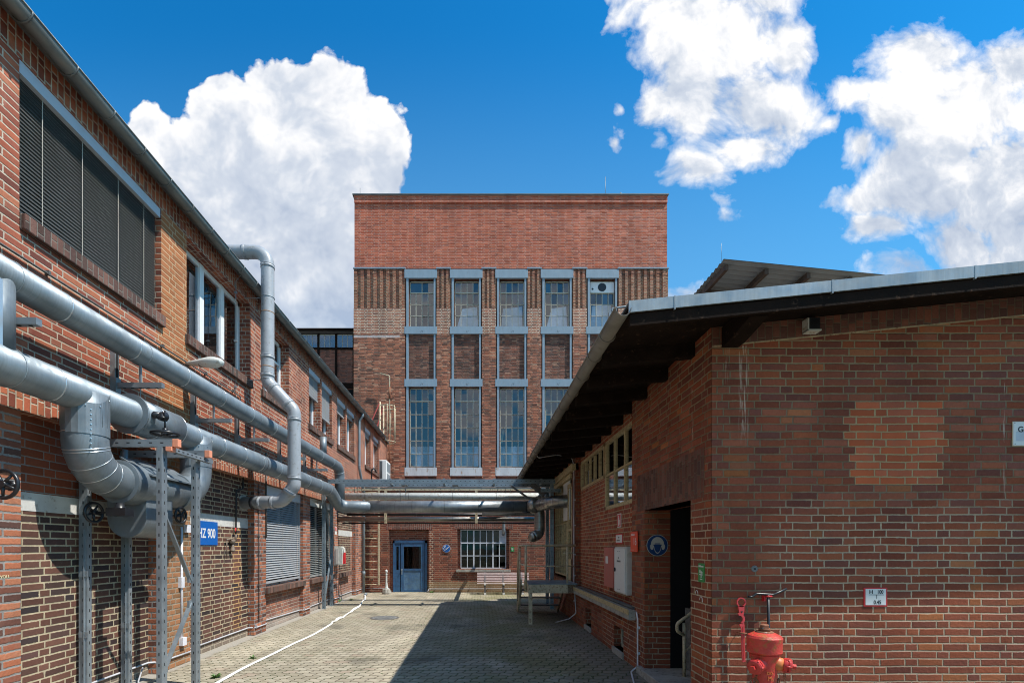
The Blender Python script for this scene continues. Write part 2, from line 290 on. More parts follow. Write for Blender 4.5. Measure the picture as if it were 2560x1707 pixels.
M['alu'] = metal('pipe cladding sheet', (0.225, 0.265, 0.295), 0.49, streak=(2, 60, 2), metallic=0.45, dirt=(0.17, 0.185, 0.19))
M['alu_x'] = metal('bridge pipe cladding', (0.33, 0.36, 0.38), 0.40, streak=(60, 2, 2), metallic=0.65)
M['alu_d'] = metal('weathered cladding', (0.33, 0.315, 0.29), 0.36, streak=(40, 40, 3), dirt=(0.12, 0.09, 0.06))
M['seam'] = flat('pipe seam', (0.72, 0.75, 0.77), 0.3, 0.8)
M['seam_d'] = flat('pipe seam dark', (0.10, 0.10, 0.11), 0.5, 0.5)
M['galv'] = metal('galvanised steel', (0.30, 0.34, 0.37), 0.5, dirt=(0.17, 0.20, 0.225), metallic=0.55)
M['galv_s'] = metal('galvanised steel bridge', (0.25, 0.31, 0.35), 0.55, metallic=0.5)
M['slot'] = flat('slot hole', (0.012, 0.012, 0.014), 0.9)
M['endcap'] = flat('orange end cap', (0.72, 0.27, 0.16), 0.6)
M['pvc'] = simple('grey vent pipe paint', (0.30, 0.32, 0.345), 0.42, var=0.06, dirt=(0.22, 0.22, 0.21), dirt_amt=.25)
M['pvc_b'] = simple('brown vent pipe band', (0.25, 0.13, 0.05), 0.6)
M['zinc'] = metal('zinc gutter', (0.17, 0.185, 0.185), 0.5, dirt=(0.16, 0.16, 0.15), metallic=0.5)
M['zinc_l'] = metal('zinc verge strip', (0.33, 0.385, 0.42), 0.5, streak=(30, 30, 1.0), metallic=0.4)
M['gutter_r'] = metal('weathered gutter', (0.20, 0.175, 0.15), 0.6, dirt=(0.12, 0.10, 0.085), metallic=0.25)
M['cover'] = simple('blind box paint', (0.46, 0.52, 0.60), 0.5, var=0.04)
M['blind'] = simple('dark blind slats', (0.055, 0.056, 0.052), 0.38, var=0.1, spec=0.4)
M['blind_l'] = simple('light blind slats', (0.33, 0.34, 0.355), 0.45, var=0.05)
M['blind_g'] = simple('grey blind slats', (0.27, 0.28, 0.27), 0.5, var=0.1)
M['cord'] = simple('cord', (0.42, 0.39, 0.33), 0.8)
M['white'] = simple('white window paint', (0.74, 0.75, 0.76), 0.4, var=0.04)
M['white_d'] = simple('dirty white paint', (0.50, 0.52, 0.50), 0.55, dirt=(0.30, 0.24, 0.17), dirt_amt=.3)
M['lintel_paint'] = simple('blue grey lintel paint', (0.225, 0.30, 0.36), 0.5, var=0.06, dirt=(0.20, 0.24, 0.27), dirt_amt=.2, streak=True)
M['sill_panel'] = simple('rust streaked sill panel', (0.50, 0.54, 0.55), 0.6, var=0.12, scale=3, dirt=(0.30, 0.20, 0.11), dirt_amt=.25, streak=True)
M['muntin'] = simple('glazing bar paint', (0.46, 0.44, 0.36), 0.6, dirt=(0.25, 0.17, 0.10), dirt_amt=.3, scale=12)
M['muntin_l'] = simple('light glazing bar paint', (0.56, 0.59, 0.64), 0.5, scale=12)
M['glass'] = glass('window glass', (0.7, 0.75, 0.78), 2.0, add=0.05)
M['glass_d'] = glass('dull window glass', (0.40, 0.42, 0.42), 0.55, add=0.0)
M['glass_t'] = glass('tower window glass', (0.76, 0.84, 0.92), 2.5, add=0.01)
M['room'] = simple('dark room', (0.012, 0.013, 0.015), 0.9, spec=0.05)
M['picket'] = simple('pale slats', (0.78, 0.80, 0.82), 0.6)
M['lamp_y'] = flat('lamp tube', (0.8, 0.7, 0.4), 0.5)
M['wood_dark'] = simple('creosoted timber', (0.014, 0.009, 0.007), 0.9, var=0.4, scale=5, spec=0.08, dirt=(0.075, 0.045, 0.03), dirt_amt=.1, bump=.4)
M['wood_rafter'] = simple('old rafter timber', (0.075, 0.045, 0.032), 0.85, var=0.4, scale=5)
M['cream'] = simple('cream timber paint', (0.46, 0.36, 0.19), 0.6, dirt=(0.17, 0.11, 0.05), dirt_amt=.35, scale=9)
M['cream_m'] = simple('cream painted steel', (0.50, 0.43, 0.29), 0.55, dirt=(0.17, 0.085, 0.035), dirt_amt=.35, scale=8)
M['rust_m'] = simple('rusty rail', (0.27, 0.19, 0.12), 0.65, dirt=(0.13, 0.06, 0.03), dirt_amt=.6, scale=9)
M['concrete'] = simple('concrete', (0.33, 0.31, 0.27), 0.9, var=0.2, dirt=(0.14, 0.13, 0.11), dirt_amt=.3, bump=.6)
M['concrete_d'] = simple('dark concrete', (0.17, 0.17, 0.165), 0.9, var=0.25, dirt=(0.09, 0.09, 0.09), dirt_amt=.5, bump=.6)
M['lintel_c'] = simple('painted concrete lintel', (0.50, 0.49, 0.46), 0.8, var=0.12, dirt=(0.28, 0.24, 0.20), dirt_amt=.2)
M['blue_door'] = simple('blue door paint', (0.028, 0.095, 0.20), 0.42, var=0.25, scale=3, dirt=(0.03, 0.07, 0.16), dirt_amt=.45)
M['blue_door2'] = simple('faded blue panel', (0.075, 0.155, 0.25), 0.5, var=0.3, scale=3.5, dirt=(0.05, 0.12, 0.24), dirt_amt=.5)
M['black'] = simple('black paint', (0.012, 0.013, 0.016), 0.35, var=.2)
M['rubber'] = simple('black pipe', (0.02, 0.02, 0.022), 0.6)
M['hyd'] = simple('sun faded hydrant red', (0.52, 0.042, 0.032), 0.46, var=0.2, scale=7, dirt=(0.36, 0.10, 0.03), dirt_amt=.35, bump=.6)
M['hyd2'] = simple('hydrant cap red', (0.50, 0.035, 0.03), 0.35, var=0.15, dirt=(0.10, 0.03, 0.02), dirt_amt=.2, bump=.2)
M['hyd3'] = simple('orange primer', (0.52, 0.15, 0.035), 0.5, var=0.2, scale=7, dirt=(0.5, 0.06, 0.04), dirt_amt=.3)
M['rusty'] = simple('rust', (0.20, 0.075, 0.035), 0.8, var=0.4, scale=12, dirt=(0.35, 0.30, 0.25), dirt_amt=.15)
M['tool'] = simple('red tool paint', (0.55, 0.05, 0.055), 0.45, var=.15)
M['w'] = simple('sign white', (0.66, 0.66, 0.64), 0.45, var=.05); M['r'] = flat('sign red', (0.55, 0.02, 0.025), .45)
M['ro'] = flat('sign orange red', (0.72, 0.065, 0.02), .45); M['b'] = flat('sign blue', (0.004, 0.10, 0.38), .35)
M['bd'] = flat('sign dark blue', (0.006, 0.035, 0.13), .4); M['g'] = flat('sign green', (0.015, 0.23, 0.05), .45); M['k'] = flat('sign black', (0.012, 0.012, 0.016), .5)
M['bg'] = simple('ear muff sign grey', (0.42, 0.40, 0.36), .5); M['box_red'] = simple('red cabinet paint', (0.42, 0.11, 0.085), .5, var=.1)
M['box_grey'] = simple('grey cabinet paint', (0.50, 0.48, 0.45), .5, var=.06); M['plastic'] = simple('clear cover', (0.55, 0.55, 0.5), .3)
M['hose'] = simple('white canvas hose', (0.70, 0.69, 0.66), .7, var=.06, dirt=(0.45, 0.42, 0.36), dirt_amt=.15, scale=10)
M['cable'] = simple('grey conduit', (0.42, 0.42, 0.44), .5); M['cable_w'] = simple('white conduit', (0.62, 0.62, 0.66), .45)
M['bench'] = simple('pale bench slats', (0.68, 0.55, 0.53), .6, var=.08); M['bench_f'] = simple('bench frame', (0.10, 0.09, 0.09), .6)
M['ac'] = simple('air conditioner shell', (0.72, 0.72, 0.70), .5, var=.03)
M['leaf'] = simple('weed leaves', (0.055, 0.13, 0.018), .6, var=.4, scale=9)
M['corr'] = simple('corrugated sheet', (0.24, 0.25, 0.255), .6, var=.12, scale=3)
M['roof'] = simple('roofing felt', (0.10, 0.10, 0.10), .9)
M['iron'] = simple('cast iron', (0.09, 0.085, 0.08), .6, var=.3, bump=.5, scale=12)
M['brass'] = simple('old valve bronze', (0.16, 0.12, 0.09), .5, var=.4, scale=20); M['chalk'] = flat('chalk', (0.62, 0.60, 0.35), .9)
M['redsteel'] = simple('red lead steel', (0.30, 0.04, 0.03), .6)

M['mortar_l'] = simple('pale mortar', (0.38, 0.29, 0.18), 0.9, var=.3, scale=9, dirt=(0.15, 0.09, 0.05), dirt_amt=.3)
# ------------------------------------------------------------------ mesh helpers
class MB:
    def __init__(s): s.v = []; s.f = []; s.m = []; s.sm = []
    def quad(s, a, b, c, d, mi=0):
        n = len(s.v); s.v += [tuple(a), tuple(b), tuple(c), tuple(d)]; s.f.append((n, n+1, n+2, n+3)); s.m.append(mi); s.sm.append(False); return s
    def box(s, x0, x1, y0, y1, z0, z1, mi=0):
        x0, x1 = sorted((x0, x1)); y0, y1 = sorted((y0, y1)); z0, z1 = sorted((z0, z1))
        n = len(s.v); s.v += [(x, y, z) for z in (z0, z1) for y in (y0, y1) for x in (x0, x1)]
        for f in ((0,2,3,1),(4,5,7,6),(0,1,5,4),(2,6,7,3),(0,4,6,2),(1,3,7,5)):
            s.f.append(tuple(n + i for i in f)); s.m.append(mi); s.sm.append(False)
        return s
    def bar(s, p0, p1, w, h, mi=0, up=(0, 0, 1)):   # rectangular bar from p0 to p1
        p0, p1 = Vector(p0), Vector(p1); d = (p1 - p0).normalized(); up = Vector(up)
        if abs(d.dot(up)) > 0.98: up = Vector((0, 1, 0))
        a = d.cross(up).normalized(); b = a.cross(d).normalized()
        n = len(s.v)
        for p in (p0, p1):
            for (i, j) in ((-1, -1), (1, -1), (1, 1), (-1, 1)): s.v.append(tuple(p + a * w / 2 * i + b * h / 2 * j))
        for f in ((3,2,1,0),(4,5,6,7),(0,1,5,4),(1,2,6,5),(2,3,7,6),(3,0,4,7)):
            s.f.append(tuple(n + i for i in f)); s.m.append(mi); s.sm.append(False)
        return s
    def tube(s, path, r, n=24, mi=0, caps=True, smooth=True):
        path = [Vector(p) for p in path]; K = len(path)
        rs = r if isinstance(r, (list, tuple)) else [r] * K
        d = (path[1] - path[0]).normalized(); ref = Vector((0, 0, 1)) if abs(d.z) < .9 else Vector((0, 1, 0))
        a = d.cross(ref).normalized(); base = len(s.v)
        for k, p in enumerate(path):
            if k == 0: t_ = d
            elif k == K - 1: t_ = (path[k] - path[k-1]).normalized()
            else: t_ = ((path[k+1] - path[k]).normalized() + (path[k] - path[k-1]).normalized()).normalized()
            a = (a - t_ * a.dot(t_)).normalized(); b = t_.cross(a)
            for i in range(n):
                an = 2 * math.pi * i / n; s.v.append(tuple(p + (a * math.cos(an) + b * math.sin(an)) * rs[k]))
        for k in range(K - 1):
            for i in range(n):
                j = (i + 1) % n; s.f.append((base + k*n + i, base + k*n + j, base + (k+1)*n + j, base + (k+1)*n + i)); s.m.append(mi); s.sm.append(smooth)
        if caps:
            s.f.append(tuple(base + i for i in range(n - 1, -1, -1))); s.m.append(mi); s.sm.append(False)
            s.f.append(tuple(base + (K-1)*n + i for i in range(n))); s.m.append(mi); s.sm.append(False)
        return s
    def lathe(s, prof, o, axis=(0, 0, 1), n=32, mi=0, smooth=True):   # prof [(r, h)]
        o = Vector(o); ax = Vector(axis).normalized()
        pp_ = [prof[0]]   # doubled rings keep hard edges hard
        cuts = set()
        for k_ in range(1, len(prof) - 1):
            a1 = math.atan2(prof[k_][1] - prof[k_-1][1], prof[k_][0] - prof[k_-1][0]); a2 = math.atan2(prof[k_+1][1] - prof[k_][1], prof[k_+1][0] - prof[k_][0])
            pp_.append(prof[k_]); da_ = abs((a2 - a1 + math.pi) % (2 * math.pi) - math.pi)
            if smooth and da_ > .45: cuts.add(len(pp_) - 1); pp_.append(prof[k_])
        pp_.append(prof[-1]); prof = pp_
        pts = [o + ax * h for r, h in prof]; K = len(prof); ref = Vector((0, 1, 0)) if abs(ax.y) < .9 else Vector((1, 0, 0))
        a = ax.cross(ref).normalized(); b = ax.cross(a); base = len(s.v)
        for k in range(K):
            for i in range(n):
                an = 2 * math.pi * i / n; s.v.append(tuple(pts[k] + (a * math.cos(an) + b * math.sin(an)) * max(prof[k][0], 1e-4)))
        for k in range(K - 1):
            if k in cuts: continue
            for i in range(n):
                j = (i + 1) % n; s.f.append((base + k*n + i, base + k*n + j, base + (k+1)*n + j, base + (k+1)*n + i)); s.m.append(mi); s.sm.append(smooth)
        s.f.append(tuple(base + i for i in range(n - 1, -1, -1))); s.m.append(mi); s.sm.append(False)
        s.f.append(tuple(base + (K-1)*n + i for i in range(n))); s.m.append(mi); s.sm.append(False)
        return s
    def ring(s, c, axis, R_, r, n=28, k=10, mi=0):
        c = Vector(c); ax = Vector(axis).normalized(); ref = Vector((0, 0, 1)) if abs(ax.z) < .9 else Vector((0, 1, 0))
        a = ax.cross(ref).normalized(); b = ax.cross(a); base = len(s.v)
        for i in range(n):
            t_ = 2 * math.pi * i / n; e = a * math.cos(t_) + b * math.sin(t_)
            for j in range(k):
                p = 2 * math.pi * j / k; s.v.append(tuple(c + e * (R_ + r * math.cos(p)) + ax * r * math.sin(p)))
        for i in range(n):
            for j in range(k):
                s.f.append((base + i*k + j, base + ((i+1) % n)*k + j, base + ((i+1) % n)*k + (j+1) % k, base + i*k + (j+1) % k)); s.m.append(mi); s.sm.append(True)
        return s
    def prism(s, poly, o, ux, uy, th, mi=0):   # flat polygon (list of 2D) at origin o, axes ux uy, thickness along ux x uy
        o, ux, uy = Vector(o), Vector(ux), Vector(uy); nn = ux.cross(uy).normalized() * th; n = len(s.v); K = len(poly)
        for d in (Vector((0, 0, 0)), nn):
            for (a, b) in poly: s.v.append(tuple(o + ux * a + uy * b + d))
        s.f.append(tuple(n + i for i in range(K - 1, -1, -1))); s.f.append(tuple(n + K + i for i in range(K))); s.m += [mi, mi]; s.sm += [False, False]
        for i in range(K):
            j = (i + 1) % K; s.f.append((n + i, n + j, n + K + j, n + K + i)); s.m.append(mi); s.sm.append(False)
        return s
    def build(s, name, mats, parent=None, label=None, cat=None, group=None, kind=None, bevel=0.0, loc=None):
        if not isinstance(mats, (list, tuple)): mats = [mats]
        base = Vector((0, 0, 0))
        if parent is not None: base = BASE[parent.name]
        elif loc is not None: base = Vector(loc)
        me = bpy.data.meshes.new(name)
        me.from_pydata([(x - base.x, y - base.y, z - base.z) for x, y, z in s.v], [], s.f)
        for m_ in mats: me.materials.append(m_)
        for p, mi, sm in zip(me.polygons, s.m, s.sm): p.material_index = mi; p.use_smooth = sm
        bm = bmesh.new(); bm.from_mesh(me); bmesh.ops.recalc_face_normals(bm, faces=bm.faces) if not getattr(s, 'keep', False) else None
        bm.to_mesh(me); bm.free()
        o = bpy.data.objects.new(name, me); C.objects.link(o)
        if parent is not None: o.parent = parent
        elif loc is not None: o.location = base
        BASE[o.name] = base
        if bevel:
            b_ = o.modifiers.new('bevel', 'BEVEL'); b_.width = bevel; b_.segments = 2; b_.limit_method = 'ANGLE'; b_.angle_limit = R(40)
        tag(o, label, cat, group, kind); return o
BASE = {}
def tag(o, label=None, cat=None, group=None, kind=None):
    if label: o['label'] = label
    if cat: o['category'] = cat
    if group: o['group'] = group
    if kind: o['kind'] = kind
    return o
def thing(name, loc, label, cat, group=None):
    o = bpy.data.objects.new(name, None); C.objects.link(o); o.location = loc; o.empty_display_size = 0.1
    BASE[o.name] = Vector(loc); return tag(o, label, cat, group)
def fillet(pts, rad, n=7):
    pts = [Vector(p) for p in pts]; out = [pts[0]]
    rads = rad if isinstance(rad, (list, tuple)) else [rad] * (len(pts) - 2)
    for i in range(1, len(pts) - 1):
        a, b, c = pts[i-1], pts[i], pts[i+1]; u = (a - b).normalized(); w = (c - b).normalized()
        half = math.acos(max(-1, min(1, u.dot(w)))) / 2
        t_ = min(rads[i-1] / math.tan(half), (a-b).length * .49, (c-b).length * .49); r_ = t_ * math.tan(half)
        ce = b + (u + w).normalized() * (r_ / math.sin(half)); s0 = b + u * t_ - ce; s1 = b + w * t_ - ce; an = s0.angle(s1); ax = s0.cross(s1).normalized()
        for k in range(n + 1): out.append(ce + Quaternion(ax, an * k / n) @ s0)
    out.append(pts[-1]); return out
def seams(mb, path, r, step, mi=1, wid=0.012, up=0.006, start=0.3, at=None):
    path = [Vector(p) for p in path]; L = [0]
    for i in range(1, len(path)): L.append(L[-1] + (path[i] - path[i-1]).length)
    pos = at if at else [start + k * step for k in range(int((L[-1] - start) / step) + 1)]
    for d in pos:
        for i in range(1, len(path)):
            if L[i-1] <= d <= L[i]:
                dr = (path[i] - path[i-1]).normalized(); p = path[i-1] + dr * (d - L[i-1]); mb.tube([p - dr * wid / 2, p + dr * wid / 2], r + up, 28, mi); break
def text(s_, o, ux, uy, size, m, parent, sx=1.0, name='lettering', align='LEFT', ext=0.0008, off=0.0):
    cu = bpy.data.curves.new('t', 'FONT'); cu.body = s_; cu.size = size; cu.extrude = ext; cu.align_x = align; cu.offset = off
    ob = bpy.data.objects.new('t', cu); C.objects.link(ob); bpy.context.view_layer.update()
    me = bpy.data.meshes.new_from_object(ob.evaluated_get(bpy.context.evaluated_depsgraph_get())); bpy.data.objects.remove(ob)
    ux, uy = Vector(ux), Vector(uy); nn = ux.cross(uy).normalized(); base = BASE[parent.name]; o = Vector(o)
    for v in me.vertices: v.co = o + ux * v.co.x * sx + uy * v.co.y + nn * v.co.z - base
    me.materials.clear(); me.materials.append(m)
    r = bpy.data.objects.new(name, me); C.objects.link(r); r.parent = parent; BASE[r.name] = base; return r
def wall_holes(mb, axis, c, u0, u1, v0, v1, holes, depth, mi=0, mr=None):
    """front face in the plane axis=c with rectangular openings; reveals run to c+depth"""
    mr = mi if mr is None else mr
    us = sorted({u0, u1, *[min(max(h[k], u0), u1) for h in holes for k in (0, 1)]}); vs = sorted({v0, v1, *[min(max(h[k], v0), v1) for h in holes for k in (2, 3)]})
    def P3(u, v, d=0.0): return (c + d, u, v) if axis == 'x' else (u, c + d, v)
    for i in range(len(us) - 1):
        for j in range(len(vs) - 1):
            um, vm = (us[i] + us[i+1]) / 2, (vs[j] + vs[j+1]) / 2
            if any(h[0] < um < h[1] and h[2] < vm < h[3] for h in holes): continue
            mb.quad(P3(us[i], vs[j]), P3(us[i+1], vs[j]), P3(us[i+1], vs[j+1]), P3(us[i], vs[j+1]), mi)
    for h in holes:
        a0, a1, b0, b1 = max(h[0], u0), min(h[1], u1), max(h[2], v0), min(h[3], v1); dd = h[4] if len(h) > 4 else depth
        if a1 <= a0 or b1 <= b0: continue
        if h[0] > u0: mb.quad(P3(a0, b0), P3(a0, b1), P3(a0, b1, dd), P3(a0, b0, dd), mr)
        if h[1] < u1: mb.quad(P3(a1, b0), P3(a1, b1), P3(a1, b1, dd), P3(a1, b0, dd), mr)
        if h[2] > v0: mb.quad(P3(a0, b0), P3(a1, b0), P3(a1, b0, dd), P3(a0, b0, dd), mr)
        if h[3] < v1: mb.quad(P3(a0, b1), P3(a1, b1), P3(a1, b1, dd), P3(a0, b1, dd), mr)
    return mb

# ------------------------------------------------------------------ ground
def paving():
    m, q, b = mat('block paving'); g = P_pos(q); pos = g.outputs['Position']; x, y, z = q.sep(pos)
    n1 = q.sep(q.noise(pos, 1.3, 3, .5, out=1)); n2 = q.sep(q.noise(pos, 22, 3, .6, out=1))
    X = q.m('ADD', x, q.m('ADD', q.m('MULTIPLY', q.m('SUBTRACT', n1[0], .5), .05), q.m('MULTIPLY', q.m('SUBTRACT', n2[0], .5), .014)))
    Y = q.m('ADD', y, q.m('ADD', q.m('MULTIPLY', q.m('SUBTRACT', n1[1], .5), .05), q.m('MULTIPLY', q.m('SUBTRACT', n2[1], .5), .010)))
    # bow tie interlocking: the joints across swing a little
    hh, w = 0.150, 0.200
    Xw = q.m('ADD', X, q.m('MULTIPLY', q.m('SINE', q.m('MULTIPLY', Y, 2 * math.pi / hh)), 0.016))
    Yw = q.m('ADD', Y, q.m('MULTIPLY', q.m('SINE', q.m('MULTIPLY', X, 2 * math.pi / w)), 0.012))
    r = q.m('DIVIDE', Yw, hh); row = q.m('FLOOR', r); fv = q.m('SUBTRACT', r, row)
    c = q.m('ADD', q.m('DIVIDE', Xw, w), q.m('MULTIPLY', q.m('FLOORED_MODULO', row, 2.0), .5)); col = q.m('FLOOR', c); fu = q.m('SUBTRACT', c, col)
    d = q.m('MINIMUM', q.m('MULTIPLY', q.m('MINIMUM', fv, q.m('SUBTRACT', 1, fv)), hh), q.m('MULTIPLY', q.m('MINIMUM', fu, q.m('SUBTRACT', 1, fu)), w))
    wn = q.node('ShaderNodeTexWhiteNoise'); q.put(wn.inputs['Vector'], q.xyz(col, row, 3)); rc = q.sep(wn.outputs['Color'])
    base = q.ramp(wn.outputs['Value'], [(0, (0.27, 0.235, 0.175)), (.5, (0.33, 0.29, 0.22)), (.9, (0.37, 0.33, 0.255)), (1, (0.30, 0.235, 0.18))])
    f = q.noise(pos, 45, 6, .7); base = q.mix(q.ss(f, .35, .75, 0, .5), base, q.v('SCALE', base, None, .62))
    sand = q.noise(q.v('MULTIPLY', pos, (1, .35, 1)), 1.1, 8, .65)
    base = q.mix(q.ss(sand, .48, .68, 0, .65), base, (0.50, 0.44, 0.335, 1))
    moss = q.noise(pos, .75, 8, .66); right = q.ss(x, -1.6, .6)
    mk = q.m('MULTIPLY', q.ss(moss, .36, .60), q.m('MULTIPLY_ADD', right, .75, .10))
    base = q.mix(mk, base, q.mix(f, (0.15, 0.14, 0.065, 1), (0.25, 0.225, 0.11, 1)))
    rust = q.noise(pos, .55, 6, .6, .5); base = q.mix(q.ss(rust, .60, .75, 0, .4), base, (0.26, 0.16, 0.085, 1))
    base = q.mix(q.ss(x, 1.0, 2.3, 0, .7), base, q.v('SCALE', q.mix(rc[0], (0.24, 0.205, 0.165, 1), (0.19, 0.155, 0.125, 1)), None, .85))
    stain = q.noise(q.v('ADD', pos, (9, 3, 0)), .9, 5, .5); base = q.mix(q.ss(stain, .56, .70, 0, .6), base, (0.085, 0.08, 0.065, 1))
    jm = q.ss(d, .003, .0105)
    jn = q.noise(pos, 1.9, 4, .6)
    jc = q.mix(q.ss(q.m('ADD', jn, q.m('MULTIPLY', right, .1)), .47, .60), (0.115, 0.095, 0.06, 1), (0.050, 0.070, 0.018, 1))
    edge = q.ss(q.m('ADD', x, q.m('MULTIPLY', q.noise(pos, 3, 5, .6), .22)), -4.36, -4.26)   # mortar skirt at the wall foot
    colr = q.mix(jm, jc, base); colr = q.mix(edge, (0.30, 0.275, 0.235, 1), colr)
    q.put(b.inputs['Base Color'], colr); b.inputs['Roughness'].default_value = .88; b.inputs['Specular IOR Level'].default_value = .3
    hg = q.m('ADD', q.m('MULTIPLY', q.m('MULTIPLY', q.ss(d, .001, .014), edge), 1), q.m('ADD', q.m('MULTIPLY', q.m('SUBTRACT', rc[1], .5), .5), q.m('MULTIPLY', f, .4)))
    b0 = q.node('ShaderNodeBump'); b0.inputs['Strength'].default_value = .5; b0.inputs['Distance'].default_value = .06; q.put(b0.inputs['Height'], q.noise(pos, 1.6, 3, .5))
    bp = q.node('ShaderNodeBump'); bp.inputs['Strength'].default_value = .9; bp.inputs['Distance'].default_value = .014; q.l.new(b0.outputs[0], bp.inputs['Normal'])
    q.put(bp.inputs['Height'], hg); q.l.new(bp.outputs[0], b.inputs['Normal']); return m
g = MB(); g.quad((-300, -300, 0), (300, -300, 0), (300, 300, 0), (-300, 300, 0)); g.keep = True
g.build('ground', paving(), kind='structure', label='block paved courtyard with mossy joints')

XL, XP = -4.52, -4.65
def H(u, Y, v): return 1.8 + (1366 - v) / 1209 * Y
# ------------------------------------------------------------------ left building
LB = thing('brick_office_wing', (-8, 13, 0), 'long two storey red brick wing with blinds and white windows under a zinc gutter', 'building')
ups = [(4.77, 6.91), (7.51, 9.59), (10.15, 11.58), (12.96, 13.89), (14.03, 15.01), (15.57, 16.57), (16.72, 17.72), (19.40, 20.42), (20.98, 22.08)]
Z0, Z1 = 5.07, 6.61
YA, YB = 1.2, 24.25
w_ = MB(); wall_holes(w_, 'x', XL, YA, YB, 3.42, 6.62, [(a, b, Z0, Z1 + .2, -.26) for a, b in ups], -.26)
w_.quad((XL, YB, 0), (-14, YB, 0), (-14, YB, 6.92), (XL, YB, 6.92)); w_.quad((XL, YA, 0), (-14, YA, 0), (-14, YA, 6.92), (XL, YA, 6.92))
w_.quad((-14, YA, 0), (-14, YB, 0), (-14, YB, 6.92), (-14, YA, 6.92))
w_.build('wall', M['wall_left'], LB)
sc = MB(); sc.box(XL - .26, XL + .002, YA, YB, 6.62, 6.92)
sc.build('soldier_course', M['soldier_left'], LB)
lows = [(4.785, 6.83, 'brick'), (7.61, 9.785, 'brick'), (10.33, 12.53, 'light'), (13.06, 15.0, 'dark'), (15.7, 17.9, 'brickc')]
sc2 = MB(); sc2.box(XL - .13, XL + .002, YA, YB, 3.15, 3.42); sc2.build('soldier_course', M['soldier_left'], LB)
edges = [YA] + [e for l in lows for e in l[:2]] + [YB]
for i in range(0, len(edges), 2): MB().box(XL - .3, XL, edges[i], edges[i+1], -.05, 3.15).build('pier', M['pier_left'], LB)
for (a, b, k) in lows:
    if k.startswith('brick'):
        p_ = MB(); p_.box(XP - .1, XP, a, b, 2.36, 3.15); p_.build('infill_panel', M['panel_orange'] if a < 5 else M['panel_dark'], LB)
        p_ = MB(); p_.box(XP - .1, XP, a, b, -.05, 2.17); p_.build('infill_panel', M['panel_dark'] if k == 'brick' else M['brick_plinth'], LB)
        p_ = MB(); p_.box(XP - .1, XP + .004, a, b, 2.17, 2.36)
        p_.build('concrete_band', M['lintel_c'], LB)
        if k == 'brickc':
            MB().box(XP, XL + .05, a, b - .6, .80, .93).build('sill', M['sill_brick'], LB)
            MB().box(XP - .001, XP + .003, a + .25, b - .25, .93, 2.17).build('blocked_window', M['panel_dark'], LB)
    else:
        p_ = MB(); p_.box(XP - .1, XP + .03, a, b, -.05, .80); p_.build('window_apron', M['brick_plinth'], LB)
        MB().box(XP - .15, XL + .07, a - .06, b + .04, .80, .93).build('sill', M['sill_brick'], LB, bevel=.008)
        wn_ = MB(); wn_.box(XP - .09, XP - .04, a, a + .06, .93, 3.0).box(XP - .09, XP - .04, b - .06, b, .93, 3.0).box(XP - .09, XP - .04, (a+b)/2 - .04, (a+b)/2 + .04, .93, 3.0).box(XP-.09, XP-.04, a, b, .93, 1.0)
        win = wn_.build('window', M['white'], LB)
        MB().box(XP - .075, XP - .065, a, b, .95, 3.1).build('pane', M['glass_d'], win)
        MB().box(XP - .03, XP + .06, a, b, 2.93, 3.14).build('blind_box', M['cover'] if k == 'light' else M['white_d'], win, bevel=.006)
        bl = MB(); z = 2.92; zb = 1.06 if k == 'light' else 1.03; pit = .052; ang = .9 if k == 'light' else .35
        hs = .031
        while z > zb:
            dz_, dx_ = math.sin(ang) * hs, math.cos(ang) * hs
            bl.bar((XP + .02, a + .02, z), (XP + .02, b - .02, z), 2 * hs, .002, 0, up=Vector((math.sin(ang), 0, math.cos(ang))))
            z -= pit
        bl.box(XP, XP + .04, a + .02, b - .02, zb - .07, zb - .02)
        for f_ in (.08, .5, .92): bl.box(XP + .045, XP + .048, a + (b-a)*f_, a + (b-a)*f_ + .006, zb - .03, 2.95, 1)
        bl.box(XP + .0, XP + .05, a, a + .02, .93, 2.95, 0).box(XP + .0, XP + .05, b - .02, b, .93, 2.95, 0)
        bl.build('blind', [M['blind_l'] if k == 'light' else M['blind_g'], M['cord']], win)
for i, (a, b) in enumerate(ups):
    X0 = XL - .20
    fr = MB(); fb, ft = Z0 + .02, Z1
    fr.box(X0 - .05, X0, a, a + .07, fb, ft).box(X0 - .05, X0, b - .07, b, fb, ft).box(X0 - .05, X0, a, b, fb, fb + .07).box(X0 - .05, X0, a, b, ft - .07, ft)
    mull = {0: [.33, .66], 1: [.36, .68], 2: [.5]}.get(i, [.5])
    for f_ in mull: fr.box(X0 - .05, X0 + .012, a + (b-a)*f_ - .06, a + (b-a)*f_ + .06, fb, ft)
    if i == 2:
        for zz in (5.6, 6.1): fr.box(X0 - .04, X0 + .005, a, b, zz - .02, zz + .02)
    win = fr.build('window', M['white'], LB)
    MB().box(X0 - .035, X0 - .027, a, b, fb, ft).build('pane', M['glass'], win)
    if i in (0,) or i > 2:
        MB().box(XL - .07, XL - .012, a + .004, b - .004, 6.49, 6.62).build('blind_box', M['cover'], win)
        zb = {0: 5.12, 3: 5.95, 4: 5.62, 5: 6.2, 6: 6.38, 7: 6.3, 8: 6.36}[i]
        bl = MB(); z = 6.49; ang = 1.25
        while z > zb:
            bl.bar((XL - .075, a + .03, z), (XL - .075, b - .03, z), .056, .002, 0, up=Vector((math.sin(ang), 0, math.cos(ang)))); z -= .040
        bl.box(XL - .10, XL - .05, a + .03, b - .03, zb - .03, zb)
        for f_ in ((.14, .38, .64, .86) if i == 0 else (.5,)): bl.box(XL - .047, XL - .043, a + (b-a)*f_, a + (b-a)*f_ + .006, zb, 6.5, 1)
        bl.build('blind', [M['blind'] if i == 0 else M['blind_l'], M['cord']], win)
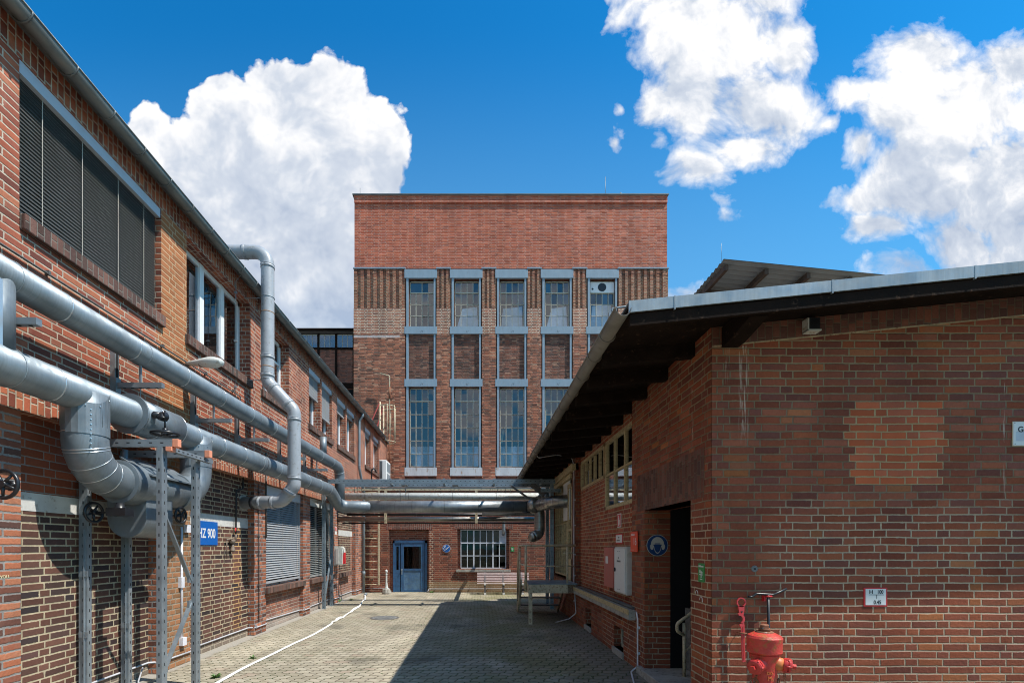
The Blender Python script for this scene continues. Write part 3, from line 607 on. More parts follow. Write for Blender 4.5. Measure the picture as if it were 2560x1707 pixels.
for (a, b) in [(4.80, 6.93), (7.5, 9.62), (10.1, 11.62), (12.94, 15.03), (15.55, 17.74), (19.38, 22.1)]:
    MB().box(XL - .26, XL + .06, a - .03, b, 4.93, 5.09).build('sill', M['sill_brick'], LB, bevel=.012)
rf = MB(); rf.box(-14.2, -4.40, YA, YB - .2, 6.92, 7.0); rf.prism([(0, 0), (9.8, .25), (9.8, 0)], (-4.4, YA, 7.0), (-1, 0, 0), (0, 0, 1), -(YB - .2 - YA))
roof = rf.build('roof', M['roof'], LB)
MB().box(-4.402, -4.385, YA, 22.3, 6.87, 7.02).build('fascia', M['zinc_l'], LB)
def gutter(name, x, z, r, y0, y1, m, parent, brk, flipx=1, mb_ring=None):
    g_ = MB(); n = 14
    prof = [(x + r * math.cos(math.pi + math.pi * i / n), z + r * math.sin(math.pi + math.pi * i / n)) for i in range(n + 1)]
    prof2 = [(x + (r - .004) * math.cos(2 * math.pi - math.pi * i / n), z + (r - .004) * math.sin(2 * math.pi - math.pi * i / n)) for i in range(n + 1)]
    pp = prof + prof2; K = len(pp); b0 = len(g_.v)
    for yy in (y0, y1):
        for (a, c) in pp: g_.v.append((a, yy, c))
    for i in range(K):
        j = (i + 1) % K; g_.f.append((b0 + i, b0 + j, b0 + K + j, b0 + K + i)); g_.m.append(0); g_.sm.append(i < n)
    g_.f.append(tuple(b0 + i for i in range(K))); g_.m.append(0); g_.sm.append(False)
    g_.tube([(x + flipx * r, y0, z), (x + flipx * r, y1, z)], .011, 8)
    gu = g_.build(name, m, parent)
    for yb in brk:
        k_ = MB()
        pts = [(x + (r + .008) * math.cos(math.pi + math.pi * i / 12), yb, z + (r + .008) * math.sin(math.pi + math.pi * i / 12)) for i in range(13)]
        k_.tube(pts, .009, 6); k_.build('gutter_bracket', mb_ring or m, gu)
    return gu
gutter('gutter', -4.31, 6.86, .09, YA, 22.3, M['zinc'], LB, [4.06 + .52 * i for i in range(35)])
MB().prism([(0, 0), (.14, 0), (.14, -.0), (0, .0)], (-4.5, 4, 6.9), (1, 0, 0), (0, 1, 0), .001) if False else None
text('VOLL', (XL + .002, 4.69, 1.50), (0, -1, 0), (0, 0, 1), .04, M['chalk'], LB, sx=.9, name='chalk_writing') if False else text('VOLL', (XL + .002, 4.575, 1.50), (0, 1, 0), (0, 0, 1), .042, M['chalk'], LB, sx=.95, name='chalk_writing')
# ------------------------------------------------------------------ tower
TY = 24.2; TR = TY + .10
TW = thing('brick_tower', (1.6, TY, 0), 'tall brick engine house closing the yard, blank red parapet above five tall window bays', 'building')
TX0, TX1 = -6.205, 9.55
bays = [(-3.633 + 2.274 * i, -3.633 + 2.274 * i + 1.575) for i in range(5)]
up = MB(); up.box(TX0 + .03, TX1 - .05, TY + .05, TY + 16, 15.74, 19.36); up.build('parapet_wall', M['tower_up'], TW)
MB().box(TX0 + .03, TX1 - .05, TY - .01, TY + .05, 19.0, 19.36).build('parapet_band', M['tower_up'], TW)
cp = MB(); cp.box(TX0 - .05, TX1 + .0, TY - .06, TY + 16, 19.36, 19.42).box(TX0 + .2, TX1 - .3, TY + .1, TY + 15.8, 19.42, 19.52); cp.build('coping', M['zinc'], TW)
holes = []
for (a, b) in bays:
    holes += [(a + .2, b - .12, 12.81, 15.22, .25), (a + .2, b - .12, 5.80, 9.81, .25)]
bw = MB(); wall_holes(bw, 'y', TR, TX0 + .1, TX1 - .1, 0, 15.74, holes, .25)
bw.build('wall', M['tower_infill'], TW)
sh = MB(); sh.box(TX0, TX0 + .2, TR, TY + 16, 0, 15.74).box(TX1 - .2, TX1, TR, TY + 16, 0, 15.74).box(TX0, TX1, TY + 15.8, TY + 16, 0, 15.74); sh.build('side_wall', M['tower'], TW)
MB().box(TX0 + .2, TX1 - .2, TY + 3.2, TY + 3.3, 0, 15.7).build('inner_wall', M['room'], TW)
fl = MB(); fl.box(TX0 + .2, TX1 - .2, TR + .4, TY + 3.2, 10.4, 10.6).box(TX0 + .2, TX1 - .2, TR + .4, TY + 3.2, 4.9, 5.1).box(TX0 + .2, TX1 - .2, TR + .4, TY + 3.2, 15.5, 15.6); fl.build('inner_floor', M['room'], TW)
pil = [(TX0, bays[0][0])] + [(bays[i][1], bays[i+1][0]) for i in range(4)] + [(bays[4][1], TX1)]
for (a, b) in pil:
    p_ = MB(); p_.box(a, b, TY, TR + .01, 0, 13.72); p_.box(a, b, TY + .05, TR + .01, 13.72, 15.68)
    wd = b - a; n = 8 if wd > 2 else 3; pitch = wd / n
    for k in range(n):   # projecting brick ribs
        p_.box(a + k * pitch + pitch * .08, a + k * pitch + pitch * .56, TY - .005, TY + .05, 13.72, 15.68)
    p_.build('pilaster', M['tower'], TW)
    MB().box(a - .02, b + .02, TY - .03, TY + .06, 15.69, 15.76).build('ledge', M['lintel_paint'], TW)
for i, (a, b) in enumerate(bays):
    for (z0, z1) in ((15.23, 15.67), (12.44, 12.81), (9.81, 10.18)):
        l = MB(); l.box(a - .03, b + .03, TY - .012, TR - .002, z0, z1)
        if z0 < 15:
            for q_ in (0, .07): l.bar(((a+b)/2 + q_, TY - .0135, z0 + .06), ((a+b)/2 + .04 + q_, TY - .0135, z0 + .17), .014, .003, 1, (0, 1, 0))
        l.build('lintel_beam', [M['lintel_paint'], M['k']], TW, bevel=.006)
    for (za, zb) in ((12.81, 15.23), (10.18, 12.44), (5.76, 9.81)):
        for (ja, jb) in ((a + .06, a + .17), (b - .14, b - .05)): MB().box(ja, jb, TY + .02, TR + .02, za, zb).build('steel_jamb', M['lintel_paint'], TW)
    sp = MB(); sp.box(a - .02, b + .02, TY - .01, TR - .002, 5.34, 5.76)
    for k in range(9): sp.box(a + .06 + k * .18, a + .075 + k * .18, TY - .02, TY - .01, 5.38, 5.395).box(a + .06 + k * .18, a + .075 + k * .18, TY - .02, TY - .01, 5.70, 5.715)
    sp.build('sill_panel', M['sill_panel'], TW)
    for (z0, z1, rows, hv) in ((12.85, 15.17, 4, 1), (5.82, 9.79, 6, 1)):
        x0, x1 = a + .22, b - .14; f = MB(); Yw = TR + .12
        f.box(x0, x0 + .035, Yw, Yw + .05, z0, z1).box(x1 - .035, x1, Yw, Yw + .05, z0, z1).box(x0, x1, Yw, Yw + .05, z0, z0 + .04).box(x0, x1, Yw, Yw + .05, z1 - .04, z1)
        rh = (z1 - z0) / rows
        for k in range(1, 4): f.box(x0 + (x1-x0)*k/4 - .016, x0 + (x1-x0)*k/4 + .016, Yw, Yw + .03, z0 + (0 if i != 0 or rows == 6 else 0), z1 - (rh if (i == 0 and rows == 4 and k != 2) else 0))
        for k in range(1, rows):
            heavy = (k == rows - 1); hw = .028 if heavy else .014
            f.box(x0, x1, Yw - (.01 if heavy else 0), Yw + .031, z0 + rh*k - hw, z0 + rh*k + hw)
        win = f.build('window', M['muntin'], TW)
        pn = MB()
        rnd = random.Random(i * 7 + rows)
        for c_ in range(4):
            for k in range(rows):
                if i == 4 and rows == 4 and k == 3: continue
                xa, xb = x0 + (x1-x0)*c_/4, x0 + (x1-x0)*(c_+1)/4; za, zb = z0 + rh*k, z0 + rh*(k+1); t1, t2 = rnd.uniform(-.006, .006), rnd.uniform(-.006, .006)
                pn.quad((xa, Yw + .033 + t1, za), (xb, Yw + .033 - t1, za), (xb, Yw + .033 - t1 + t2, zb), (xa, Yw + .033 + t1 + t2, zb))
        pn.build('pane', M['glass_t'], win)
        if i == 4 and rows == 4:
            fp = MB(); fp.box(x0, x1, Yw - .005, Yw + .04, z0 + rh*3 + .03, z1 - .03); fp.lathe([(.21, 0), (.21, .012)], (x0 + .60, Yw - .018, z0 + rh*3.5), (0, 1, 0), 32, 1); fp.lathe([(.05, 0), (.05, .012)], (x0 + .12, Yw - .018, z0 + rh*3.35), (0, 1, 0), 16, 1)
            fp.build('fan_panel', [M['white'], M['black']], win)
        if rows == 6:
            pk = MB()
            for k in range(22):
                xx = x0 + .03 + (x1 - x0 - .06) * k / 21; pk.box(xx - .016, xx + .016, Yw + .07, Yw + .085, z0, z0 + 1.05 + rnd.uniform(-.02, .02))
            pk.box(x0, x1, Yw + .086, Yw + .10, z0 + .7, z0 + .76); pk.build('slat_screen', M['picket'], win)
            if i in (1, 2, 3):
                xx = (x1 - .12) if i == 1 else x0 + .1; zz = 7.9 if i == 1 else (7.5 if i == 2 else 8.6)
                MB().bar((xx, Yw + .5, zz - .35), (xx + (.0 if i == 1 else .12), Yw + 1.0, zz + .4), .09, .05).build('tube_lamp', M['lamp_y'], win)
        else:
            if i > 0:
                zz = z0 + rnd.uniform(1.0, 1.3); MB().prism([(0, 0), (1.1, 0), (1.05, zz - z0), (.1 + .2 * (i % 2), zz - z0 - .1)], (x0 + .06, Yw + .22, z0), (1, 0, 0), (0, 0, 1), -.02).build('inner_board', M['picket'], win)
for (rx, ry, rz, rr) in ((6.55, .6, 20.75, .012), (-6.0, .5, 20.1, .012), (7.25, .3, 19.72, .03)): MB().tube([(rx, TY + ry, 19.5), (rx, TY + ry, rz)], rr, 6).build('lightning_rod', M['zinc'], TW)

# ------------------------------------------------------------------ far hall, left of the tower
FH = thing('far_brick_hall', (-9, 29, 0), 'dark brick hall with a strip of small windows under its flat roof beside the tower', 'building')
FY = 29.0
MB().box(-20, -5.5, FY, FY + 8, 0, 13.62).build('wall', M['far'], FH)
fb = MB(); fb.box(-20, -5.5, FY - .05, FY + 8, 14.55, 14.62).box(-20, -5.5, FY - .25, FY + 8, 14.62, 14.74); fb.build('roof', M['roof'], FH)
MB().tube([(-20, FY - .3, 14.68), (-5.6, FY - .3, 14.68)], .08, 12).build('gutter', M['wood_dark'], FH)
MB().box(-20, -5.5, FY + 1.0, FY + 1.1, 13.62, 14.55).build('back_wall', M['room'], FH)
fx = [-7.42 - 1.06 * k for k in range(10)]
st = MB()
for x in fx: st.box(x - .06, x + .06, FY - .06, FY + .06, 4, 14.55)
st.box(-20, -5.5, FY - .05, FY + .05, 13.60, 13.72).box(-20, -5.5, FY - .05, FY + .05, 11.25, 11.6)
st.build('steel_frame', M['wood_dark'], FH)
for x in fx[:6] + [-6.36]:
    f = MB()
    for k in range(4): f.box(x + .06 + .313 * k - .013, x + .06 + .313 * k + .013, FY - .02, FY + .03, 13.72, 14.5)
    f.box(x + .06, x + 1.0, FY - .02, FY + .03, 14.46, 14.5)
    wv_ = f.build('window', M['muntin'], FH); MB().box(x + .06, x + 1.0, FY, FY + .01, 13.72, 14.5).build('pane', M['glass_t'], wv_)
MB().box(-20, -5.5, FY - .03, FY, 10.7, 11.2).build('low_window_band', M['room'], FH)

# ------------------------------------------------------------------ annex across the yard
AY = 19.1
AN = thing('low_brick_annex', (-1, AY, 0), 'single storey brick annex in front of the tower with blue door and barred steel window', 'building')
AX0, AX1, AZ = XL, 6.0, 4.07
a_ = MB(); wall_holes(a_, 'y', AY, AX0, AX1, -.05, AZ, [(-3.507, -1.927, -.05, 2.48, .14), (-.80, 1.25, .93, 2.50, .16)], .14)
a_.quad((AX0, AY, AZ), (AX1, AY, AZ), (AX1, TY + .09, AZ), (AX0, TY + .09, AZ)); a_.quad((AX1, AY, 0), (AX1, TY, 0), (AX1, TY, AZ), (AX1, AY, AZ))
a_.build('wall', M['annex'], AN)
MB().box(AX0, AX1, AY - .05, AY + .3, AZ, AZ + .06).build('roof_edge', M['zinc'], AN)
s_ = MB(); s_.box(-3.62, -1.8, AY - .003, AY + .13, 2.48, 2.76).box(-.95, 1.4, AY - .003, AY + .15, 2.50, 2.78); s_.build('soldier_course', M['annex_soldier'], AN)
MB().box(-3.507, -1.927, AY + .12, AY + .2, 2.05, 2.48).build('door_head', M['annex'], AN)
for (ja, jb) in ((-3.507, -3.36), (-2.0, -1.927)): MB().box(ja, jb, AY + .13, AY + .2, 0, 2.05).build('door_jamb', M['annex'], AN)
d = MB(); x0, x1 = -3.36, -2.0; Yd = AY + .10
d.box(x0, x0 + .07, Yd - .02, Yd + .06, 0, 2.05).box(x1 - .10, x1, Yd - .02, Yd + .06, 0, 2.05).box(x0, x1, Yd - .02, Yd + .06, 1.94, 2.05)
xs = x0 + .30
d.box(x0 + .07, xs - .015, Yd, Yd + .04, 0.01, .88).box(x0 + .07, x0 + .13, Yd, Yd + .04, .88, 1.94).box(xs - .075, xs - .015, Yd, Yd + .04, .88, 1.94).box(x0 + .13, xs - .075, Yd, Yd + .04, 1.8, 1.94)
d.box(xs + .01, x1 - .11, Yd - .01, Yd + .04, .01, .10).box(xs + .01, xs + .13, Yd - .01, Yd + .04, .10, 1.94).box(x1 - .25, x1 - .11, Yd - .01, Yd + .04, .10, 1.94).box(xs + .13, x1 - .25, Yd - .01, Yd + .04, 1.80, 1.94).box(xs + .13, x1 - .25, Yd - .01, Yd + .04, .84, .93)
dr = d.build('door', M['blue_door'], AN, bevel=.004)
MB().box(xs + .13, x1 - .25, Yd + .005, Yd + .03, .10, .84).build('kick_panel', M['blue_door2'], dr)
MB().box(xs + .13, x1 - .25, Yd + .012, Yd + .02, .93, 1.80).box(x0 + .13, xs - .075, Yd + .012, Yd + .02, .88, 1.80).build('pane', M['glass_d'], dr)
hd = MB(); hd.box(xs + .04, xs + .075, Yd - .02, Yd - .01, .70, .93); hd.lathe([(.025, 0), (.03, .02), (.022, .04)], (xs + .057, Yd - .06, .88), (0, 1, 0), 14); hd.build('handle', M['zinc_l'], dr)
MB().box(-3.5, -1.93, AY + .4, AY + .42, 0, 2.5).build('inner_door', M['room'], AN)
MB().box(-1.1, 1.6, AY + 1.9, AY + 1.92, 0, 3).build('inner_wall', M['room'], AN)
f = MB(); x0, x1, z0, z1 = -.66, 1.12, .955, 2.48; Yw = AY + .10; cw = (x1 - x0) / 7
f.box(-.80, x0 - .005, AY + .14, AY + .2, .93, 2.5, 1).box(x1 + .005, 1.25, AY + .14, AY + .2, .93, 2.5, 1)
for k in range(8):
    hw = .028 if k in (2, 5) else .015; f.box(x0 + cw*k - hw, x0 + cw*k + hw, Yw, Yw + .04, z0, z1)
for zz, hw in ((z0, .02), (1.44, .015), (1.95, .022), (z1 - .015, .018)): f.box(x0, x1, Yw - .003, Yw + .043, zz - hw, zz + hw)
f.box(x0, x0 + 2 * cw, Yw - .012, Yw, 1.925, 1.965).box(x0 + 5 * cw, x1, Yw - .012, Yw, 1.925, 1.965)
win = f.build('window', [M['muntin_l'], M['annex']], AN)
pn = MB(); pn.box(x0, x1 - cw, Yw + .015, Yw + .02, z0, z1).box(x1 - cw, x1, Yw + .015, Yw + .02, z0, 1.95); pn.build('pane', M['glass_d'], win)
MB().box(x1 - cw + .015, x1 - .015, Yw + .005, Yw + .02, 1.96, z1 - .02).build('vent_panel', M['cover'], win)
MB().box(-.85, 1.30, AY - .07, AY + .16, .80, .90).build('sill', M['concrete'], AN, bevel=.01)
tb = MB(); tb.box(-.9, -.1, AY + .9, AY + 1.2, 1.25, 1.28).box(-.85, -.8, AY + .9, AY + 1.0, .4, 1.25).box(-.2, -.15, AY + .9, AY + 1.0, .4, 1.25); tb.build('table', M['picket'], AN)
# ------------------------------------------------------------------ right building
XR, GY = 2.34, 4.84
RB = thing('gabled_brick_workshop', (6, 10, 0), 'low brick workshop on the right with wide dark eaves, recessed doorway and steel framed windows', 'building')
def soff(x): return 3.99 + .10 * (x - XR)
def rtop(x): return 3.94 + .101 * (x - 1.353)
GX1 = 9.0; RY1 = 14.9; VY = 4.25
gw = MB(); gw.prism([(0, -.05), (GX1 - XR, -.05), (GX1 - XR, soff(GX1) - .19), (0, soff(XR) - .19)], (XR + .004, GY, 0), (1, 0, 0), (0, 0, 1), -.3)
gw.build('gable_wall', M['gable'], RB)
# sloping rowlock course under the verge
gs = MB(); gw_ = GX1 - XR; dz_ = soff(GX1) - soff(XR)
gs.prism([(.004, -.19), (gw_, dz_ - .19), (gw_, dz_), (.004, 0)], (XR, GY - .004, soff(XR)), (1, 0, 0), (0, 0, 1), -.2, 0)
gs.prism([(.006, -.198), (gw_, dz_ - .198), (gw_, dz_ - .184), (.006, -.184)], (XR, GY - .006, soff(XR)), (1, 0, 0), (0, 0, 1), -.1, 1)
gs.build('rowlock_course', [M['gable_soldier'], M['mortar_l']], RB)
# side wall
sw = MB()
wall_holes(sw, 'x', XR, GY, 15.35, -.05, 4.1, [(5.31, 6.78, -.05, 2.31, .36), (7.33, 11.50, .86, 4.1, .11), (11.95, 15.0, .92, 3.75, .14),
    (9.98, 10.48, .13, .50, .3), (7.76, 8.30, .10, .47, .3)], .1)
sw.build('side_wall', M['gable'], RB)
rc_ = MB(); wall_holes(rc_, 'x', XR + .11, 7.33, 11.5, .86, 4.1, [(7.45, 9.27, 2.5, 3.79, .06), (9.33, 11.45, 3.125, 3.79, .06)], .06); rc_.build('recessed_wall', M['side_red'], RB)
so_ = MB(); so_.box(XR - .003, XR + .3, 4.99, 7.1, 2.31, 2.83); so_.build('soldier_course', M['gable_soldier'], RB)
# entrance room
en = MB(); en.quad((XR + .36, 6.78, 0), (4.8, 6.78, 0), (4.8, 6.78, 2.9), (XR + .36, 6.78, 2.9)); en.quad((XR + .36, GY + .3, 0), (4.8, GY + .3, 0), (4.8, GY + .3, 2.9), (XR + .36, GY + .3, 2.9))
en.quad((4.8, GY + .3, 0), (4.8, 6.78, 0), (4.8, 6.78, 2.9), (4.8, GY + .3, 2.9)); en.quad((XR + .36, GY + .3, 2.6), (4.8, GY + .3, 2.6), (4.8, 6.78, 2.6), (XR + .36, 6.78, 2.6))
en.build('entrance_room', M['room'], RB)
MB().box(XR + .004, XR + .36, 6.775, 6.9, 0, 2.31).build('entrance_jamb', M['gable'], RB)
MB().box(2.9, 4.7, 6.6, 6.76, .1, .95).build('inner_low_wall', M['concrete_d'], RB)
MB().box(2.27, 4.8, 5.0, 6.94, -.1, .10).build('entrance_slab', M['concrete'], RB, bevel=.01)
MB().box(2.55, 3.2, 5.2, 5.9, .098, .106).build('door_mat', M['black'], RB)
# roof
ro = MB(); x1 = 8.9
ro.prism([(1.32, rtop(1.32) - .02), (x1, rtop(x1) - .02), (x1, rtop(x1)), (1.32, rtop(1.32))], (0, VY, 0), (1, 0, 0), (0, 0, 1), -(RY1 + .3 - VY)); roofr = ro.build('roof', M['roof'], RB)
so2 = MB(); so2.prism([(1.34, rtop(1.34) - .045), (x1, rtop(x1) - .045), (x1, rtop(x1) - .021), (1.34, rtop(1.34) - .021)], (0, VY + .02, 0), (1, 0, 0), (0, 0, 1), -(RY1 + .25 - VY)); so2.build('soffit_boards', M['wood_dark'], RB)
yy = 5.2
while yy < RY1:
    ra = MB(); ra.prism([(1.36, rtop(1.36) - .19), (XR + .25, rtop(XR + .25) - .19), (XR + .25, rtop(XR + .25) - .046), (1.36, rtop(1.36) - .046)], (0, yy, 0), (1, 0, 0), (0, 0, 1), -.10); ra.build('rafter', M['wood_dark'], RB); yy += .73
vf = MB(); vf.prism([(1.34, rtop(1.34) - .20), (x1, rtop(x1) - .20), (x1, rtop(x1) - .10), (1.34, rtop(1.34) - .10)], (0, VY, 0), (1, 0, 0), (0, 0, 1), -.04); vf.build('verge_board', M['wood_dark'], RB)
vz = MB(); vz.prism([(1.325, rtop(1.325) - .088), (x1, rtop(x1) - .088), (x1, rtop(x1) + .012), (1.325, rtop(1.325) + .012)], (0, VY - .02, 0), (1, 0, 0), (0, 0, 1), -.019)
for xx in (1.72, 3.1, 4.35): vz.prism([(0, -.102), (.012, -.102 + .00126), (.012, .016), (0, .015)], (xx, VY - .023, rtop(xx)), (1, 0, 0), (0, 0, 1), -.02)
vz.build('verge_flashing', M['zinc_l'], RB)
pu = MB(); pu.prism([(4.33, 3.86), (4.33, 3.99), (4.86, 3.99), (4.86, 3.79), (4.72, 3.79)], (2.44, 0, 0), (0, 1, 0), (0, 0, 1), .17); pu.build('purlin_end', M['wood_dark'], RB, bevel=.006)
gutter('gutter', 1.275, 3.885, .070, VY - .03, RY1, M['gutter_r'], RB, [4.76, 5.27, 5.87] + [6.5 + .65 * i for i in range(15)], flipx=-1)
lf = MB(); lf.box(XR - .012, XR + .12, 11.56, 11.95, .9, 4.05); lf.build('timber_post', M['gable_soldier'], RB)
# windows in the recess
def gridwin(name, X, ya, yb, za, zb, cols, hz, parent, m, bw=.055, dep=.06):
    f = MB(); f.box(X, X + dep, ya, ya + bw, za, zb).box(X, X + dep, yb - bw, yb, za, zb).box(X, X + dep, ya, yb, za, za + bw).box(X, X + dep, ya, yb, zb - bw, zb)
    for k in range(1, cols): yc = ya + (yb - ya) * k / cols; f.box(X + .006, X + dep, yc - bw * .45, yc + bw * .45, za, zb)
    for zz in hz: f.box(X + .012, X + dep - .006, ya, yb, zz - .018, zz + .018)
    w = f.build(name, m, parent); MB().box(X + dep * .6, X + dep * .6 + .006, ya, yb, za, zb).build('pane', M['glass'], w); return w
gridwin('window', XR + .10, 7.45, 9.27, 2.5, 3.79, 3, [3.15], RB, M['cream'], .06)
gridwin('window', XR + .10, 9.33, 11.45, 3.125, 3.79, 5, [], RB, M['cream'], .055)
w3 = gridwin('window', XR + .06, 11.95, 15.0, 1.0, 3.75, 8, [2.45, 1.75, 3.3], RB, M['cream'], .05)
MB().box(XR + .02, 9, 15.25, 15.35, 0, 4.0).build('rear_wall', M['gable'], RB)
MB().box(XR + .02, XR + .05, 12.45, 13.3, 2.5, 3.62).build('cover_board', M['w'], w3)
dd = MB(); dd.box(XR - .0, XR + .05, 12.0, 12.1, .95, 3.4).box(XR, XR + .05, 12.5, 12.6, .95, 3.4).box(XR, XR + .05, 12.0, 12.6, .95, 1.5).box(XR, XR + .05, 12.0, 12.6, 3.3, 3.4).box(XR + .005, XR + .045, 12.0, 12.6, 2.2, 2.26); dd.build('door', M['cream'], RB)
hb = MB(); hb.box(XR - .10, XR + .06, 11.5, 15.2, 3.62, 3.78).box(XR - .06, XR + .02, 11.9, 15.1, 3.50, 3.60); hb.build('head_beam', M['cream'], RB)
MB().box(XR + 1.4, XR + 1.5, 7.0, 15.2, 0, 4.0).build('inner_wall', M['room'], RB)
lg = MB(); lg.box(XR - .10, XR + .12, 7.16, 11.3, .71, .86); lg.build('window_ledge', M['concrete'], RB, bevel=.008)
MB().box(XR - .108, XR - .098, 7.16, 11.3, .79, .865).build('ledge_strip', M['cream'], RB)
for (a, b, zt, zb) in ((9.98, 10.48, .5, .13), (7.76, 8.30, .47, .10)):
    f = MB(); f.box(XR + .12, XR + .16, a, a + .04, zb, zt).box(XR + .12, XR + .16, b - .04, b, zb, zt).box(XR + .12, XR + .16, a, b, zb, zb + .05)
    cw_ = f.build('basement_window', M['muntin'], RB); MB().box(XR + .14, XR + .145, a, b, zb, zt).build('pane', M['glass_d'], cw_)
    MB().box(XR - .03, XR + .2, a - .03, b + .03, zb - .1, zb).build('sill', M['concrete'], cw_)
cm = MB()
for (yy_, zz_, r_) in ((5.16, 1.30, .03), (5.06, 1.24, .032)): cm.tube([(XR - .002, yy_ + r_ * math.cos(a_ * .3), zz_ + r_ * 1.2 * math.sin(a_ * .3)) for a_ in range(13)], .003, 5)
cm.build('chalk_mark', M['w'], RB)
dh = MB(); dh.lathe([(.035, 0), (.03, .004)], (2.77, GY - .002, 1.58), (0, -1, 0), 9); dh.lathe([(.012, .0), (.012, .006)], (2.772, GY - .002, 1.578), (0, -1, 0), 10, 1); dh.build('drill_hole', [M['concrete_d'], M['k']], RB)
# ------------------------------------------------------------------ canopy beyond the roof
CN = thing('corrugated_canopy', (8, 12, 0), 'corrugated sheet canopy on timber rafters rising behind the workshop roof', 'canopy')
sh = MB(); y0, y1 = 12.0, 15.0; N = 60
for i in range(N):
    ya, yb = y0 + (y1 - y0) * i / N, y0 + (y1 - y0) * (i + 1) / N; za, zb = .022 * math.sin(i * math.pi / 2.0), .022 * math.sin((i + 1) * math.pi / 2.0)
    for dz_ in (0, .006): sh.quad((6.12, ya, 8.93 + za + dz_), (13, ya, 8.25 + za + dz_), (13, yb, 8.25 + zb + dz_), (6.12, yb, 8.93 + zb + dz_))
sh.keep = True; sh.build('roof_sheet', M['corr'], CN)
for x in (6.24, 7.25, 8.3, 9.35, 10.4): 
    z = 8.93 - .099 * (x - 6.12) - .04; MB().bar((x, 12.12, z - .08), (x, 15.0, z - .08), .09, .14).build('rafter', M['wood_rafter'], CN)
MB().bar((6.2, 13.2, 8.70), (13, 13.2, 8.70 - .673), .12, .18).build('beam', M['wood_rafter'], CN)
for x in (6.4, 11.8): MB().box(x, x + .14, 13.13, 13.27, 0, 8.6 - .099 * (x - 6.2)).build('post', M['wood_rafter'], CN)
MB().tube([(6.15, 12.2, 8.95), (6.15, 12.2, 9.45)], .004, 6).build('lightning_rod', M['zinc'], CN)
# ------------------------------------------------------------------ pipes along the wing
P1X, P1Z, P1R = -4.17, 4.19, .148
p1 = fillet([(P1X, 1.5, P1Z), (P1X, 14.62, P1Z), (P1X, 14.62, 3.1)], [.32])
t1 = thing('upper_heating_pipe', (P1X, 9, 0), 'upper of two long clad heating pipes on the left wall, bending down at the bridge', 'pipe')
b_ = MB(); b_.tube(p1, P1R, 40); seams(b_, p1, P1R, 1.02, start=.55, at=[2.85 + .98 * k - 1.5 for k in range(13)]); b_.tube([(P1X, 14.62, 3.35), (P1X, 14.62, 2.9)], P1R - .012, 32)
b_.build('pipe', [M['alu'], M['seam']], t1)
MB().tube([(P1X, 13.06, P1Z + .1), (P1X, 13.06, 4.75)], .092, 24).build('stub', M['alu'], t1)
sb = MB(); sb.tube([(P1X, 4.19, 3.45), (P1X, 4.19, 4.15)], .125, 28); sb.box(P1X + .105, P1X + .115, 4.10, 4.13, 3.5, 4.08, 1); sb.build('branch', [M['alu'], M['seam']], t1)

P2X, P2Z, P2R = -4.17, 3.39, .173
p2 = fillet([(P2X, 1.5, P2Z), (P2X, 13.6, P2Z), (P2X + .05, 14.40, 2.99), (-3.0, 14.46, 2.99)], [.5, .34])
t2 = thing('lower_heating_pipe', (P2X, 9, 0), 'lower and thicker clad heating pipe on the left wall carrying the valve loop', 'pipe')
b_ = MB(); b_.tube(p2, P2R, 44); seams(b_, p2, P2R, 1.0, at=[3.2, 5.5, 6.2, 6.9, 7.6, 8.4, 9.2, 10.1, 11.0, 11.8])
for dd_ in (.12, .3, .48): seams(b_, p2, P2R, 1, at=[12.1 + dd_], mi=2, wid=.006, up=.002)
b_.tube([(P2X, 5.77, P2Z), (P2X, 5.79, P2Z)], .242, 44); b_.tube([(P2X, 5.79, P2Z), (P2X, 6.57, P2Z)], .222, 44); b_.tube([(P2X, 6.13, P2Z), (P2X, 6.14, P2Z)], .225, 44, 1); b_.tube([(P2X, 6.57, P2Z), (P2X, 6.58, P2Z)], .226, 44, 1)
b_.tube([(P2X, 9.25, P2Z), (P2X, 9.26, P2Z)], .178, 30, 2)
b_.build('pipe', [M['alu'], M['seam'], M['seam_d']], t2)
# valve loop
LY0, LY1, LZ = 5.14, 7.16, 2.555
loop = fillet([(P2X, LY0, P2Z - .02), (P2X, LY0, LZ), (P2X, LY1, LZ), (P2X, LY1, P2Z - .02)], [.43, .38], 8)
l_ = MB(); r_ = .205; l_.tube(loop, r_, 44)
seams(l_, loop, r_, 1, at=[.20, .38, .52], wid=.008, up=.003); L0 = .40
for a_ in (.55, .66, .78, .90): seams(l_, loop, r_, 1, at=[a_], wid=.007, up=.003)
for a_ in (1.78, 1.9, 2.02, 2.14, 2.3): seams(l_, loop, r_, 1, at=[a_], wid=.007, up=.003)
for yc in (LY0, LY1):   # saddle collars
    K = 28
    top = [(r_ + .006, P2Z - .34 + 0)] ; l_.tube([(P2X, yc, P2Z - .33), (P2X, yc, P2Z + .02)], r_ + .006, 40)
for k in range(9): l_.lathe([(.006, 0), (.006, .012)], (P2X + (r_ + .002) * .78, LY0 - (r_ + .002) * .62, 2.82 + .05 * k), (.78, -.62, 0), 8, 1)
for (yc, sg_) in ((LY0, 1), (LY1, 1)):
    fin = []
    for k_ in range(13):
        a_ = math.radians(-100 + 200 * k_ / 12); hgt = P2Z - .10 + .20 * max(0, math.cos(a_ - math.radians(60))) ** 2
        fin.append((P2X + (r_ + .008) * math.cos(a_), yc + (r_ + .008) * math.sin(a_), hgt))
    for k_ in range(12):
        p_, q__ = fin[k_], fin[k_ + 1]; l_.quad((p_[0], p_[1], P2Z - .42), (q__[0], q__[1], P2Z - .42), q__, p_)
        if k_ % 2: l_.lathe([(.006, 0), (.006, .01)], (p_[0], p_[1], p_[2] - .03), (p_[0] - P2X, p_[1] - yc, 0), 6, 1)
